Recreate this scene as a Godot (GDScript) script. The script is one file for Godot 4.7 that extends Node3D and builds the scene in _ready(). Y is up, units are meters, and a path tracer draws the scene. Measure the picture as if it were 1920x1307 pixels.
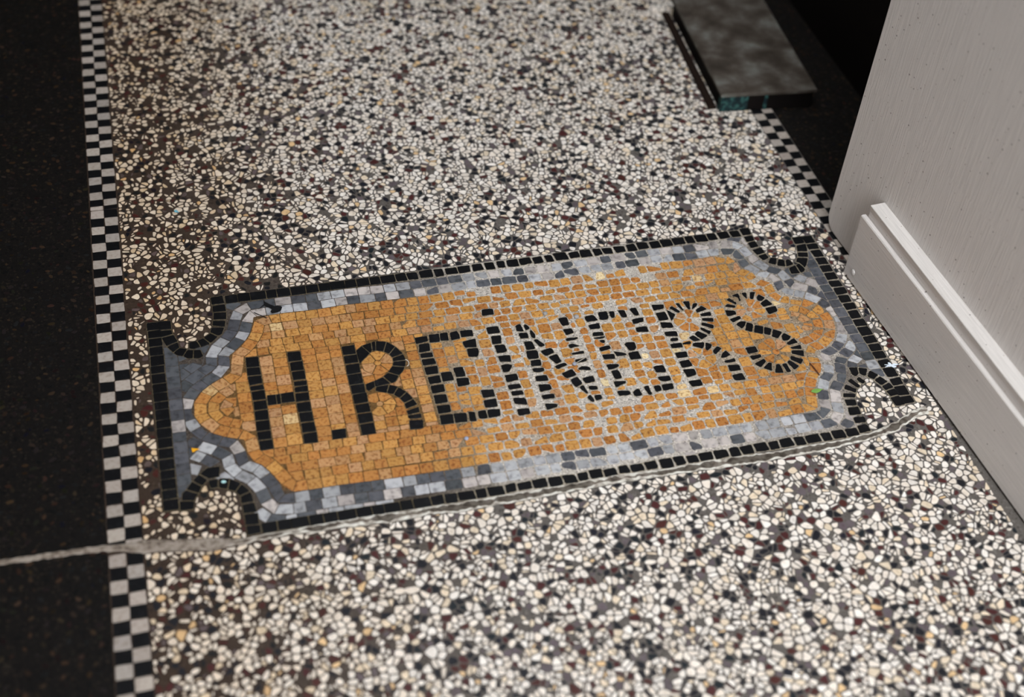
extends Node3D
# A mosaic name panel set in a terrazzo doorway floor. Units: metres; floor coordinates x (to the right) and z (towards the viewer);
# the traced outlines of the tesserae below are millimetres on the floor, measured from the middle of the panel.

var letter_h_tiles := [
	[-356.8,-79.6,-340.6,-79.1,-341.3,-61.2,-357.4,-61.8],
	[-357.5,-61,-341.1,-60,-340.5,-46.5,-357.5,-47.3],
	[-357.5,-45.7,-340.6,-45.2,-340.9,-31.4,-357.2,-30],
	[-356.9,-27.7,-340.6,-28.9,-340.2,-20.2,-356.6,-20.4],
	[-356.3,-18.2,-340.1,-18.9,-339.8,-3.2,-355.8,-3.6],
	[-355.8,-1.3,-339.8,-1.3,-340.1,13.3,-356.1,13.3],
	[-356.2,14.8,-340,14.8,-340.5,31.5,-356.8,30.6],
	[-356.6,32.2,-340.3,32.3,-341,48.6,-357.2,48.5],
	[-357.3,50,-340.8,49.9,-341.2,63.7,-356.9,63],
	[-356.8,64.8,-340.7,64.7,-340.7,79.6,-356.2,79.8],
	[-303.5,-80,-287,-78.8,-287.5,-62.6,-304.1,-62.4],
	[-302.7,-60.5,-286.5,-61.3,-286.9,-45,-303,-45.4],
	[-302.7,-43.4,-286.2,-43.6,-287.2,-28.4,-302.4,-28.9],
	[-302.4,-26.5,-286.4,-25.9,-287.2,-17.7,-302.6,-18.6],
	[-302.6,-16.2,-286.5,-16.8,-287.1,-6.6,-303.3,-7.7],
	[-303.3,-5.3,-286.9,-5,-287.6,8.9,-303.9,8.9],
	[-303.9,10.9,-287.4,11,-287.5,27.5,-303.8,26.8],
	[-303.4,27.9,-287.3,28.7,-287.5,43.9,-303.4,43.6],
	[-303.1,45.4,-287.2,45.8,-286.9,61.3,-303.6,61.1],
	[-303.4,63.3,-286.6,62.4,-287.5,80,-303.9,78.7],
	[-338,-8.8,-327.4,-9.1,-327.9,7.9,-338.7,7.9],
	[-326.7,-8.2,-321.9,-8.8,-322.5,7.8,-327.1,8.5],
	[-320.8,-8.6,-305.1,-8.8,-305.4,7.6,-321.7,7.1]]
var full_stop_tiles := [
	[-268.5,63.6,-251.4,63.5,-252.7,78.5,-269.3,79]]
var letter_r_tiles := [
	[-233.9,-77.3,-217,-77.9,-217.5,-61.5,-233.7,-61.8],
	[-233.8,-59.5,-216.5,-60.4,-217,-45.6,-234,-45.6],
	[-233.8,-43.3,-216.4,-43.9,-217.3,-27.3,-234.8,-26.2],
	[-234.6,-25.1,-216.8,-25.5,-217.2,-8,-234.7,-7.6],
	[-234.1,-6.4,-216.4,-7,-216.9,8.8,-233.9,8.3],
	[-233.7,9.9,-216,8.9,-216.7,25.3,-234,25.8],
	[-233.6,28,-216.5,27,-216.4,41.8,-233.3,41.7],
	[-233.2,43.8,-215.6,43.6,-216,58.5,-233.6,59.3],
	[-233.4,60.9,-216,60.6,-216.5,78.9,-233.4,78.7],
	[-216.2,-67,-208.2,-73.5,-200,-58.9,-215.7,-43.1],
	[-207.2,-74.5,-195.3,-78,-196.3,-63.3,-199.3,-59.7],
	[-194,-78.5,-189.5,-79.3,-191.6,-62.9,-195.5,-63.1],
	[-188.2,-79.3,-175.5,-76,-182.2,-59.5,-191.1,-62.8],
	[-174.5,-75.3,-165.6,-65.6,-175.6,-53.7,-181.4,-58.7],
	[-165.2,-64.4,-157.9,-51.1,-173,-46.4,-175.3,-52.5],
	[-158,-49.3,-156.6,-38.8,-172.8,-38.9,-172.8,-44.8],
	[-156.9,-37.3,-159.9,-27.1,-174.9,-31.7,-172.5,-38],
	[-160.4,-26,-164.6,-19,-170.4,-13.5,-182.4,-21.3,-175.9,-30.5],
	[-170.9,-12.5,-177.2,-2.7,-182.2,-1.4,-190,-14.5,-183.5,-19.9],
	[-191.3,-13.4,-183.8,-1.1,-203,1.2,-202.8,-8.6],
	[-214.4,-5.3,-203.6,-8.7,-203.8,1.1,-212.6,7,-215.1,3.3],
	[-202.4,2,-186.5,1,-191.3,14.2,-204.2,8.1],
	[-185,1.3,-175.8,6.3,-183.4,17.9,-190.6,14.4],
	[-174.8,7.6,-166.8,16.7,-177.1,25.5,-182.9,19.1],
	[-166.2,17.9,-160.7,29.7,-172.7,34.9,-176.5,26.7],
	[-160.2,30.9,-157.5,41,-172.4,45.5,-173,36.9],
	[-172.5,49.1,-156.5,45.2,-157.5,54.2,-171.8,56.1],
	[-172.4,57.1,-155.9,56.8,-156.6,64.1,-172.6,62.7],
	[-172.4,65.6,-155.6,67.7,-158,81.3,-174,80.5]]
var letter_e_tiles := [
	[-137.9,-76,-120.7,-77.3,-121.4,-67.2,-137.5,-64.5],
	[-118.6,-78.8,-104.3,-78.7,-106.3,-63.2,-119.9,-63.8],
	[-103.4,-78.6,-92.9,-79.2,-94.1,-63.5,-105,-64.8],
	[-90.2,-77.4,-80.3,-79.5,-78.8,-74,-78.7,-64.4,-91.1,-62.9],
	[-76.4,-78.7,-59.9,-77.7,-60.4,-65.5,-77.3,-66.3],
	[-77.5,-57.8,-59.2,-60.8,-61.2,-44.7,-76.5,-46.3],
	[-74.8,-44.1,-60.2,-43.3,-60,-36.3,-64,-27.1,-75.5,-29.2],
	[-134.7,-63.4,-120.8,-63.7,-122.1,-49.1,-137.3,-48.2],
	[-136.4,-46.1,-120,-46.2,-120.5,-37.6,-136.7,-38.1],
	[-136.7,-35.7,-120,-35.7,-119.3,-24.4,-136.5,-24],
	[-136.2,-20.9,-118.7,-21.3,-120,-6.9,-136.1,-6.9],
	[-135.5,-3.2,-119.2,-4.3,-119.5,9.4,-135.2,10],
	[-134.9,12.5,-117.5,12.2,-118.3,25.7,-135.2,26.6],
	[-134.9,29,-118.3,29.8,-118.9,44.3,-135.2,44.7],
	[-134.5,47.7,-117.7,48.6,-118.3,61.2,-135,62],
	[-117.6,-7.7,-103.3,-7.4,-102.8,8.4,-118.2,9.1],
	[-99.8,-13.4,-87,-13.5,-87,4.1,-99.6,3.6],
	[-100,5.3,-84.2,7.1,-84.9,19.5,-100.8,20.7],
	[-134.3,64.4,-117.4,64.8,-118.7,80.4,-135.5,80],
	[-116.5,64.4,-100.3,66.3,-102,81.4,-117.5,80.7],
	[-97.8,64.5,-89.3,66.7,-90.8,82.4,-99.1,81.4],
	[-85.8,66.2,-75.4,65.9,-75.8,80.2,-86.7,79.2],
	[-73.6,65.7,-57.3,67.6,-59.4,79.3,-75,80.3],
	[-73.8,31.7,-57.6,33,-58.1,45.9,-74,45.3],
	[-74.6,49.8,-57.9,48.9,-58.9,63.3,-75,62.5]]
var letter_i_tiles := [
	[-38.2,-113.7,-23.3,-112.4,-24.1,-101.2,-40.7,-101.2],
	[-40.5,-78.6,-24.1,-78.5,-24.2,-65.3,-40.9,-65.8],
	[-38.3,-61.5,-24.8,-60.9,-27.3,-45.4,-39.8,-45.8],
	[-37.9,-44.2,-24.6,-43.6,-23.1,-31.4,-26.4,-28.8,-37.7,-28.4],
	[-38.1,-23.5,-21.7,-22.7,-23,-10.2,-37.5,-12.9],
	[-38.1,-6.8,-29,-7.6,-23.1,-4.6,-29.9,6.4,-37.9,6.7],
	[-37.8,11.6,-21.4,11.6,-22.1,23,-37.6,24.9],
	[-38.3,29.5,-22.1,29.6,-21.5,37.5,-37.8,38],
	[-36.8,41.1,-21.6,41.6,-21.5,49.3,-36.7,49.2],
	[-36.6,52.4,-21.3,55.3,-21.4,67.5,-37.1,62.8],
	[-36.9,72.1,-21.1,73.2,-21.6,83.1,-37.2,83.6]]
var letter_n_tiles := [
	[-1.1,-75.3,5.9,-77.3,7.4,-62.1,-2.5,-64.5],
	[-0.8,-60.3,10.9,-59.5,10.8,-48.6,-0.8,-49.7],
	[2.2,-43.8,13.3,-42.7,14.3,-27.6,1.6,-27.4],
	[0.3,-25.8,15.6,-25.4,14.2,-10,-0.2,-10.2],
	[1.9,-8,15.4,-7.9,14.1,3.6,0.4,2.9],
	[0.4,6.5,15.3,7.5,15.4,13.6,7,15.1,0.5,12.7],
	[0.6,20.6,15.7,21,16,31.4,-0.5,30],
	[9.6,-74,13.6,-75.2,16.8,-66.2,10.1,-63.5],
	[15.2,-61.9,17.4,-63.5,20.6,-54.5,19.1,-47,15.6,-47.7,14,-53.8],
	[15.6,-44.5,20.8,-45.2,28.7,-31.9,21.1,-29.1],
	[19.4,-22.8,34.8,-26,37.2,-16.4,24.2,-11.9,21.3,-16.2],
	[26.4,-10.3,39.6,-13.8,41.8,1.3,33.6,4.7],
	[30,7.8,45.1,3.8,47.8,8.6,32.7,14.4],
	[0.6,35.7,15.9,38,16.1,47,0.1,49.3],
	[-0.1,54.6,16.6,54.8,15.7,62.9,0.1,62.3],
	[0.3,69.3,16,72.9,15,78,0.2,80.9],
	[35.4,22.3,51,16.6,54.4,28.3,39.8,32.2],
	[44,34.8,54.2,31.9,57.7,44.6,47.7,49.9,45.4,45.3],
	[51.2,50,57.6,46.4,60.2,61.9,57.6,63.1],
	[56.2,69.4,61.5,65.1,64.4,74.5,63.3,78.4,59.9,77.8],
	[58.7,-78.9,71.3,-78.9,70.7,-63.5,61.1,-62.6],
	[59.5,-57,71.5,-56.6,72.6,-47.5,60.7,-44.8],
	[58.7,-39.5,75.2,-39,74.2,-35.6,58,-33.7],
	[58.4,-27,64.8,-28.4,73.6,-22.3,59.1,-19.9],
	[58.5,-11.2,75.9,-13,75.2,-7.5,58.9,-8],
	[59.6,0.9,75.3,0.1,75.3,6.3,59.4,7.7],
	[59.9,17.1,65.7,14.2,74.7,17.4,75.6,23.7,59.5,20],
	[59.5,35.3,74.9,33.3,74.8,44.3,61.1,45.3],
	[63.3,49.9,75.1,52.1,74.1,58.5,63,57],
	[66.2,67.2,75.4,67.7,74.8,75.3,65.9,77.1]]
var second_letter_e_tiles := [
	[95.2,-75.5,107.4,-76.9,111.9,-65.2,95.2,-64.3],
	[116,-80.4,128.3,-80.4,127.4,-68.3,124.3,-64.2,113.8,-65.5],
	[130.3,-79.1,138.1,-78.4,135.3,-66.2,130.5,-66],
	[143.2,-79.5,152.8,-78,152.5,-63.7,145.1,-64.2],
	[159.8,-79.2,169.8,-80.3,169.9,-64.6,163.3,-64.8],
	[157,-58.3,173.6,-59.6,171.9,-51.6,156.4,-49.1],
	[157.1,-42.4,172.7,-42.5,172.7,-31.1,156.1,-33.5],
	[95.3,-58.3,111.2,-60,109.8,-49.1,96,-49.7],
	[97.4,-43.6,111.1,-42.4,110.8,-35.3,95.3,-36.6],
	[95.4,-33.6,111.2,-33.7,111.2,-32,105.4,-29.9,96.6,-31.5],
	[101,-27.5,108.9,-27.7,108,-21.7,104.4,-22.1],
	[96.9,-14.2,112.5,-16.6,112.7,-10,97.6,-7.1],
	[97.5,-0.8,113.7,0.3,112.7,9.5,97.6,8],
	[114.3,-4.6,128.9,1.9,130.1,5.3,115.8,5.4],
	[132.3,-14.6,137.4,-17.5,147.1,-16,146.6,-5.6,142.4,-1.3,135.5,-1.6],
	[132.6,1.9,146.7,1,147.2,15.3,132.1,15],
	[97.5,17.3,113.7,19.5,113.4,23.4,106.5,26.4,98,27.3],
	[100.5,29.6,109.8,29.1,111.1,36.5,110.7,44.9,101.4,45.6],
	[98,48,113.9,50.4,113.2,54.1,97.8,60],
	[97.5,65.4,113.8,67.8,113.3,74.9,97.3,74.8],
	[117.1,70.3,126.6,66.1,127.8,78.8,116.9,79.1],
	[133.4,64.4,140.5,63.6,139.9,72.2,141.1,79.6,135.8,80.4],
	[146.4,66.2,154.9,65.4,155,75.6,146.5,76.8],
	[157.6,65.3,173.1,65.4,171.3,75.7,156.5,76.5],
	[157.3,32.2,171.7,31.8,171.3,45.3,157.6,43.7],
	[156.9,51.2,173.2,51.8,173,60.3,161.8,60.9,157.3,56.8]]
var second_letter_r_tiles := [
	[192.8,-81.6,209.3,-79,207.7,-71.6,192.1,-69.3],
	[192.8,-64.4,206.6,-65.3,206.8,-49.2,192.9,-48.8],
	[193,-46.4,208.5,-42.9,208.4,-33,192.4,-34.7],
	[192.6,-27,209.7,-25.6,208.6,-15.7,192.3,-19],
	[196.6,-13.7,207.4,-13.6,206.4,-8,195.6,-8.1],
	[193,-3.4,209,-3.3,208.3,5.6,192.8,4.2],
	[193.6,13.9,210.3,13.2,208.9,23.7,194.1,23.5],
	[194.2,29.7,208.1,28.6,209.4,40.7,194.2,41.6],
	[194.1,44.7,209.4,46,209.2,56.7,195.3,59.6],
	[193.9,66.1,211.1,65.7,210.8,76.6,195.6,76.9],
	[210.1,-67.8,219.4,-57,209.6,-45.7],
	[214.5,-70.3,219.3,-73.9,227.7,-62.1,224.6,-58.6],
	[226.1,-78.2,231.4,-78,233.2,-62.8,231.3,-62.3],
	[237.3,-79.5,246.8,-79.5,243,-63.5,240.4,-63.1],
	[250.2,-73.8,256.7,-73.5,254.1,-68.1,244.9,-62.3],
	[249.7,-60.6,260.6,-67.8,265.9,-59.3,249.4,-54.9],
	[253,-51.8,268.6,-53.9,267.5,-45.8,252.6,-47.4],
	[252.4,-43.6,268.2,-41.3,266,-33.8,251.7,-38.4],
	[249.7,-36,264.3,-27.6,260.7,-21,247.1,-30.5],
	[244.7,-27.2,256.3,-17,251.9,-11.4,242.8,-23.5],
	[231.9,-15.9,238.4,-21.1,249.1,-10.3,238,-3.6],
	[221.8,-10.6,229.4,-14,236.6,-3.1,226.5,-2.6],
	[209.7,-2.5,222.1,-4.7,222.2,-0.2,220.1,2.5,210.1,1.5],
	[224.4,0.2,239.7,1.1,237.2,8,233.2,12.8,221.5,5.1],
	[241.3,1.7,248.6,7,245.4,12.7,238.3,17.6,236.7,14.2],
	[245.6,18.2,254.6,11.3,258.9,16.8,247.3,26.3,244.8,23.5],
	[255.1,27,262.4,21.3,266.5,30.6,255.8,34.4,251.4,33.3],
	[253.2,39.8,269.3,36.9,269.1,43.5,254.6,43.8],
	[255.4,47.8,270.7,49.9,270.3,59.8,254.4,59.5],
	[254.5,66.6,269.5,64.9,269.7,77.7,254.9,76.2]]
var letter_s_tiles := [
	[346.2,-46.5,362.8,-48.5,361.5,-37.9,347.2,-33.9],
	[343.1,-57.1,355.1,-64.2,360.1,-52.3,345.4,-49.1],
	[342.4,-69,347.7,-74.9,354.3,-66.9,347.8,-61.3,342.2,-62.3],
	[337.7,-81.8,345.1,-80.5,336.6,-66.7,332.4,-68.3],
	[325.1,-82.3,332.2,-81.9,328.4,-69,325.4,-75.5],
	[309.3,-79.2,320.2,-82.4,318.7,-67.4,315.8,-66.2,316.9,-73.6],
	[298.9,-72.6,305,-75.8,305.7,-71.4,311.5,-64.5,308.7,-60.3],
	[291.7,-59.7,297.7,-64.5,307.4,-58.5,305.4,-54.7],
	[289.3,-53.5,303.3,-49.3,302.3,-42,288.7,-40.7],
	[289.3,-34.5,305.4,-39,306.1,-33.1,292,-27.5],
	[294.8,-23.7,302.4,-28.1,310.7,-26.5,304.9,-17.8,299.3,-14],
	[311.2,-24.8,318.1,-19.5,311.3,-5.4,302.6,-10.2],
	[319.7,-17.6,330.5,-13.2,324.2,1,313.3,-4.2],
	[331.3,-12.2,340.3,-6.5,333.3,5.1,325.9,1.3],
	[341.7,-5.4,351.8,2.1,341.3,13,334,7.6],
	[347.6,9.3,353.4,4,360.6,12.5,354.5,18.6,346.7,18.7],
	[349,23.1,363.2,16.2,365.3,25.4,350.7,27.7],
	[350.1,32,367.1,29.6,365.3,38,352.8,35.4],
	[350.7,37.6,366.6,40.6,363.1,51.7,348.3,43.5],
	[345.7,46.9,359.9,56.5,353,64.5,342.4,53.3],
	[336,57.5,340.2,54.4,349.6,66.9,340.1,72.8],
	[327.5,59.7,334.4,58.7,335.2,74.9,328.7,75.2],
	[320,58.3,325.1,58.5,324.1,75.1,312.8,73],
	[311.7,52.9,315.4,55.2,309.7,69.4,300.7,61.6],
	[291.6,52.3,307.8,45.2,309,50.9,297.7,60.3],
	[290.5,37.4,306.3,37.2,306.2,41.9,292,45.4],
	[290.2,21.7,305.5,21.4,305.6,31.6,290.8,33.6]]
var ear_a_tiles := [
	[-458.9,-167,-443.8,-165.5,-444.2,-149.4,-460,-150.2],
	[-460.1,-148.7,-444.3,-147.9,-443.2,-139.8,-458.5,-136.3],
	[-457.5,-135.1,-442.2,-138.7,-437.9,-125.2,-452.7,-119.2],
	[-452.1,-117.5,-438.4,-123.8,-436.7,-113.6,-445.3,-106],
	[-444.7,-105.4,-436.4,-113.1,-427.6,-109.4,-433.5,-97.2,-440.9,-100.1],
	[-433.1,-97.1,-426.7,-107.7,-419.9,-105.4,-421.8,-90.9,-428.4,-91.7],
	[-419.2,-105.3,-411.2,-104.8,-408.5,-92.5,-414,-89.2,-420.8,-91.3],
	[-423.9,-120.6,-414.4,-121.4,-410.8,-109.9,-418.7,-107.2,-424.8,-109.9],
	[-413.3,-121.2,-405.9,-125.6,-398.1,-113.7,-409.5,-109.1],
	[-405.2,-126,-396,-132.7,-387.2,-124.7,-397,-114.6],
	[-396.2,-134.8,-393.3,-142.7,-377.5,-139.9,-381.5,-128.4,-386,-126.1],
	[-391.9,-146.7,-390.7,-155.8,-374.4,-152.9,-376.6,-141.8],
	[-388.2,-170.7,-371.9,-168.8,-373.2,-155.6,-389.7,-157.7],
	[-388.7,-183.9,-372.1,-184.2,-371.9,-171,-388.9,-172.1],
	[-389.7,-201.3,-373.6,-202.4,-372.5,-186.9,-389.3,-186.6]]
var ear_b_tiles := [
	[372.5,-214.7,387.2,-214.4,386.2,-199.6,372.3,-199.2],
	[372.5,-196.4,386.3,-197.4,385.6,-185.8,372.4,-183.9],
	[373.7,-182.3,385.9,-184.3,386.7,-171.7,373.6,-169.9],
	[373.9,-165.7,388.9,-170,390.5,-157.4,377,-154.3],
	[377.7,-152.8,390.9,-155.9,392.6,-146.1,381.3,-141.4],
	[386.3,-135.1,394.4,-145.8,403.2,-142.9,395.8,-129.4],
	[397.1,-127.9,404.8,-141.3,412.3,-137.3,408.4,-123.2],
	[409.6,-123,413.8,-136.5,419.6,-138.1,422.2,-126.1],
	[412.1,-119.9,423.3,-124,424,-106.6,410.4,-106.9],
	[424.4,-123.6,430.5,-126.5,434.4,-113.3,430.9,-108.6,425.5,-106.9],
	[427.3,-130.6,433.3,-139,447.9,-135.1,441.6,-124,435.5,-115.7,431.9,-127.6],
	[438.1,-149.9,452.7,-147.3,449.2,-137,435,-140.8],
	[441.9,-164,457.5,-165.8,453.4,-149.1,438.5,-151.7],
	[442.1,-182.1,458.1,-182.9,457.1,-167.8,441.8,-167.1]]
var ear_c_tiles := [
	[445,143.2,458.6,142.1,459.7,158.4,446.4,158.9],
	[444.7,131.8,458.1,129.5,459.8,140.3,446.6,141.5],
	[443.1,122.1,455.6,117.5,458.1,127,444.9,130.4],
	[438,110.6,448.5,104.5,455,115.9,442.7,120.5],
	[431.6,102,439.7,92.2,448.1,101.9,437.8,109.1],
	[423.5,95.1,426.8,84.4,438,88.2,431.3,99.8,428.1,100.7],
	[412.7,94.8,413.6,82.6,425.5,84,422.3,95.3,416.2,99.7],
	[415.4,103.2,420.8,100.4,425.3,110.3,420.3,114,415.9,108.1],
	[402,104.9,408.6,101.3,415.4,116.8,410.3,119.7],
	[391.3,117.1,397.2,109.9,408.1,121.1,403.7,127.1],
	[387.1,124.4,402.8,128.4,399.9,134.7,384,131.2],
	[384.1,134.7,398.5,137.9,395.9,147.8,382.2,146],
	[382.4,149.1,396.9,149.8,395,163.6,379.2,162.2],
	[382,166.6,396.8,167.3,395.5,177.4,380.4,176.6],
	[380.6,180.9,394.2,180.3,395.6,192.6,379,193.6]]
var ear_d_tiles := [
	[-456,139.1,-439.5,142.4,-441.4,154,-456.6,152.4],
	[-452,127.9,-447.7,124,-433.8,132.7,-437.7,136.6,-439,141.3,-453.5,138.4],
	[-446.9,123,-439.9,112.5,-429.4,122.3,-433.2,131],
	[-438.7,110.9,-430.8,103.1,-422.3,113.5,-428.3,120.7],
	[-430,102.4,-421.1,94.7,-406.1,94.9,-408.3,110.9,-419.9,112],
	[-421.1,115,-410.2,113.8,-411.3,126.5,-419.5,127],
	[-408.5,114.1,-397.1,115.8,-401.2,131.2,-410,127.3],
	[-396,116.9,-384.6,125.8,-392.3,136.4,-400.2,132.3],
	[-383.7,127.2,-375.8,139.2,-387.7,144,-391.8,137.2],
	[-375.1,140.8,-373.1,155.3,-387.1,155.8,-387.3,145.7],
	[-372.6,157.5,-371.4,171.7,-386.5,171,-386.9,158.1],
	[-370.8,173.5,-370.7,189.6,-385.9,188.3,-386.2,172.7],
	[-385.7,189.7,-370.4,191.1,-370,202.1,-385.4,203.5]]
var ochre_outline := [-338,-152.7,-321.7,-153.4,-299.7,-154.1,-261,-153.4,-235.9,-154.1,-221.4,-155.7,-160.2,-154.3,-89.7,-155,-39.2,-157.5,14.2,-156.8,77.2,-155.6,127.8,-159.1,176.9,-160.7,237.9,-163.7,279.1,-161.1,311.6,-163.6,341.2,-162,342,-151.2,342.9,-132.4,356,-122,359.4,-108.1,376.9,-100,375.9,-86.9,375.3,-71.5,379.8,-66.8,391.3,-63.6,402.4,-59.4,412.2,-52.1,422.7,-41.4,430.7,-26.1,433.3,-11.1,430.3,5.5,422,24.1,410.4,36.1,396.9,43,381.2,46.1,382.9,54.6,383.6,61.3,379.4,78.6,374,87.6,367.6,90,358.6,103,355,111.4,348.8,130,345.6,146.9,308.8,147.4,276.5,148.7,227.3,149.3,168,149.2,132.4,148.3,81.1,151.4,35.6,151.8,1.3,151.3,-36.1,151,-67,152.7,-100.2,151.8,-134.6,152.8,-151.5,152.4,-218.6,152.2,-271,150.6,-322.5,151.1,-336.6,152,-338.7,137.2,-341.6,130.7,-349.6,114.4,-358.1,101.8,-371.7,92.4,-372.4,82.8,-373.1,71.6,-374.2,58.3,-389.6,53.1,-408.1,43,-418.2,34.7,-426.6,15.6,-430.3,5.9,-430.2,-2.6,-426.5,-16.4,-418.2,-29.5,-401.5,-43.5,-380.3,-54.7,-377.2,-59.2,-376.1,-75.8,-375.7,-88,-369.7,-93,-359.2,-103.8,-358.6,-102.8,-347.4,-119.6,-341.2,-136.3]
var strip_far_edge := [-690,183,-548.6,185,-518.7,188,-498.9,186.7,-467.1,193.1,-426.3,198.9,-390.6,206.7,-369.7,205.1,-338.9,204.8,-273.8,201.4,-244.6,202,-177,202.3,-140.7,203.4,-92.8,202.7,-27.4,201.9,44.3,199.3,111,201.3,165.4,199.3,232.5,199.9,265.5,201.4,295.7,198.8,345.3,199.4,394.7,194.4,434.1,183.5,465.1,169.7,485.7,165.1]
var strip_near_edge := [-690,190,-548.9,193.5,-519.3,199.5,-500,205.8,-468.3,208.7,-428,216.9,-391.4,214.5,-341.1,211.6,-269.5,214.2,-219.9,216.2,-179.5,214.2,-143.8,217.3,-93.8,216,-43.2,215.1,-10.5,213.3,54.1,211.2,137.6,211.7,183.6,213.4,260.5,213.8,314.7,212.3,374.8,207.9,430.2,198.3,462.2,182,478.8,179]

# bowls of the letters: middle x and y, radius, wedges
const FANS := [[324, -48, 24, 8], [329, 36, 25, 9], [234, -43, 22, 7], [226, 27, 21, 6], [-193, -40, 21, 6], [-203, 31, 20, 6]]
var rng := RandomNumberGenerator.new()
var noise_worn := FastNoiseLite.new()
var M := {}
var serial := {}
var chips := []
var CAM := Vector3(-0.40375, 1.25, 1.175)
var CAM_BASIS := Basis(Vector3(0.96757, 0.063607, 0.244456), Vector3(0.128282, 0.709945, -0.692475), Vector3(-0.217596, 0.701379, 0.678764))


# ---------------------------------------------------------------- naming
func put(o: Node3D, called: String, parent: Node = self) -> Node3D:
	var k: int = serial.get(called, 0)
	serial[called] = k + 1
	o.name = called if k == 0 else "%s_%03d" % [called, k]
	parent.add_child(o, true)
	return o

func mesh_node(called: String, m: Mesh, mat: Material, parent: Node = self, at := Vector3.ZERO) -> MeshInstance3D:
	var o := MeshInstance3D.new()
	o.mesh = m
	o.material_override = mat
	put(o, called, parent)
	o.position = at
	return o

func tag(o: Node, label: String, category := "", kind := "", group := "") -> Node:
	if label: o.set_meta("label", label)
	if category: o.set_meta("category", category)
	if kind: o.set_meta("kind", kind)
	if group: o.set_meta("group", group)
	return o


# ---------------------------------------------------------------- flat polygons
func pts(flat: Array) -> PackedVector2Array:
	var p := PackedVector2Array()
	for i in range(0, flat.size(), 2):
		p.append(Vector2(flat[i], flat[i + 1]))
	return p

func area(p: PackedVector2Array) -> float:
	var a := 0.0
	for i in p.size():
		a += p[i].cross(p[(i + 1) % p.size()])
	return a * 0.5

func facing_up(p: PackedVector2Array) -> PackedVector2Array:
	if area(p) < 0.0:
		p = p.duplicate()
		p.reverse()
	return p

func slim(p: PackedVector2Array) -> bool:
	var round_it := 0.0
	for i in p.size(): round_it += p[i].distance_to(p[(i + 1) % p.size()])
	return absf(area(p)) < round_it * 1.55

func middle(p: PackedVector2Array) -> Vector2:
	var s := Vector2.ZERO
	for v in p: s += v
	return s / maxf(1.0, p.size())

func largest(list: Array) -> PackedVector2Array:
	var best := PackedVector2Array()
	var most := 0.0
	for p: PackedVector2Array in list:
		var a := absf(area(p))
		if a > most and not Geometry2D.is_polygon_clockwise(p):
			most = a
			best = p
	if best.is_empty():
		for p: PackedVector2Array in list:
			if absf(area(p)) > most:
				most = absf(area(p))
				best = p
	return best

func cut(p: PackedVector2Array, m: Vector2, n: Vector2) -> PackedVector2Array:
	var r := PackedVector2Array()
	var k := p.size()
	if k == 0: return r
	var a := p[k - 1]
	var da := (a - m).dot(n)
	for i in k:
		var b := p[i]
		var db := (b - m).dot(n)
		if (da <= 0.0) != (db <= 0.0):
			r.append(a.lerp(b, da / (da - db)))
		if db <= 0.0:
			r.append(b)
		a = b
		da = db
	return r

func tidy(p: PackedVector2Array, least: float) -> PackedVector2Array:
	var r := PackedVector2Array()
	for v in p:
		if r.is_empty() or r[r.size() - 1].distance_to(v) > least:
			r.append(v)
	while r.size() > 2 and r[0].distance_to(r[r.size() - 1]) <= least:
		r.remove_at(r.size() - 1)
	return r

func rounded(p: PackedVector2Array, most: float) -> PackedVector2Array:
	var r := PackedVector2Array()
	var k := p.size()
	for i in k:
		var a := p[(i + k - 1) % k]
		var b := p[i]
		var c := p[(i + 1) % k]
		r.append(b.move_toward(a, minf(most, 0.3 * b.distance_to(a))))
		r.append(b.move_toward(c, minf(most, 0.3 * b.distance_to(c))))
	return r

func hand_cut(p: PackedVector2Array, corner: float, waver: float) -> PackedVector2Array:
	var q := rounded(p, corner)
	var r := PackedVector2Array()
	for i in q.size():
		var a := q[i]
		var b := q[(i + 1) % q.size()]
		r.append(a)
		var l := a.distance_to(b)
		if l > 6.0:
			var n := (b - a).orthogonal() / l
			r.append(a.lerp(b, rng.randf_range(0.3, 0.42)) + n * rng.randf_range(-waver, waver))
			r.append(a.lerp(b, rng.randf_range(0.58, 0.7)) + n * rng.randf_range(-waver, waver))
	return r

func cells(seeds: PackedVector2Array, reach: float) -> Array:
	# the part of the floor nearer to each seed than to any other
	var grid := {}
	for i in seeds.size():
		var key := Vector2i((seeds[i] / reach).floor())
		if not grid.has(key): grid[key] = PackedInt32Array()
		grid[key].append(i)
	var result := []
	result.resize(seeds.size())
	for i in seeds.size():
		var s := seeds[i]
		var h := reach * 0.72
		var p := PackedVector2Array([s + Vector2(-h, -h), s + Vector2(h, -h), s + Vector2(h, h), s + Vector2(-h, h)])
		var key := Vector2i((s / reach).floor())
		for gy in range(key.y - 1, key.y + 2):
			for gx in range(key.x - 1, key.x + 2):
				var there: PackedInt32Array = grid.get(Vector2i(gx, gy), PackedInt32Array())
				for j in there:
					if j != i:
						var d := seeds[j] - s
						if d.length_squared() < reach * reach * 2.1:
							p = cut(p, s + d * 0.5, d)
		result[i] = p
	return result


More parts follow.
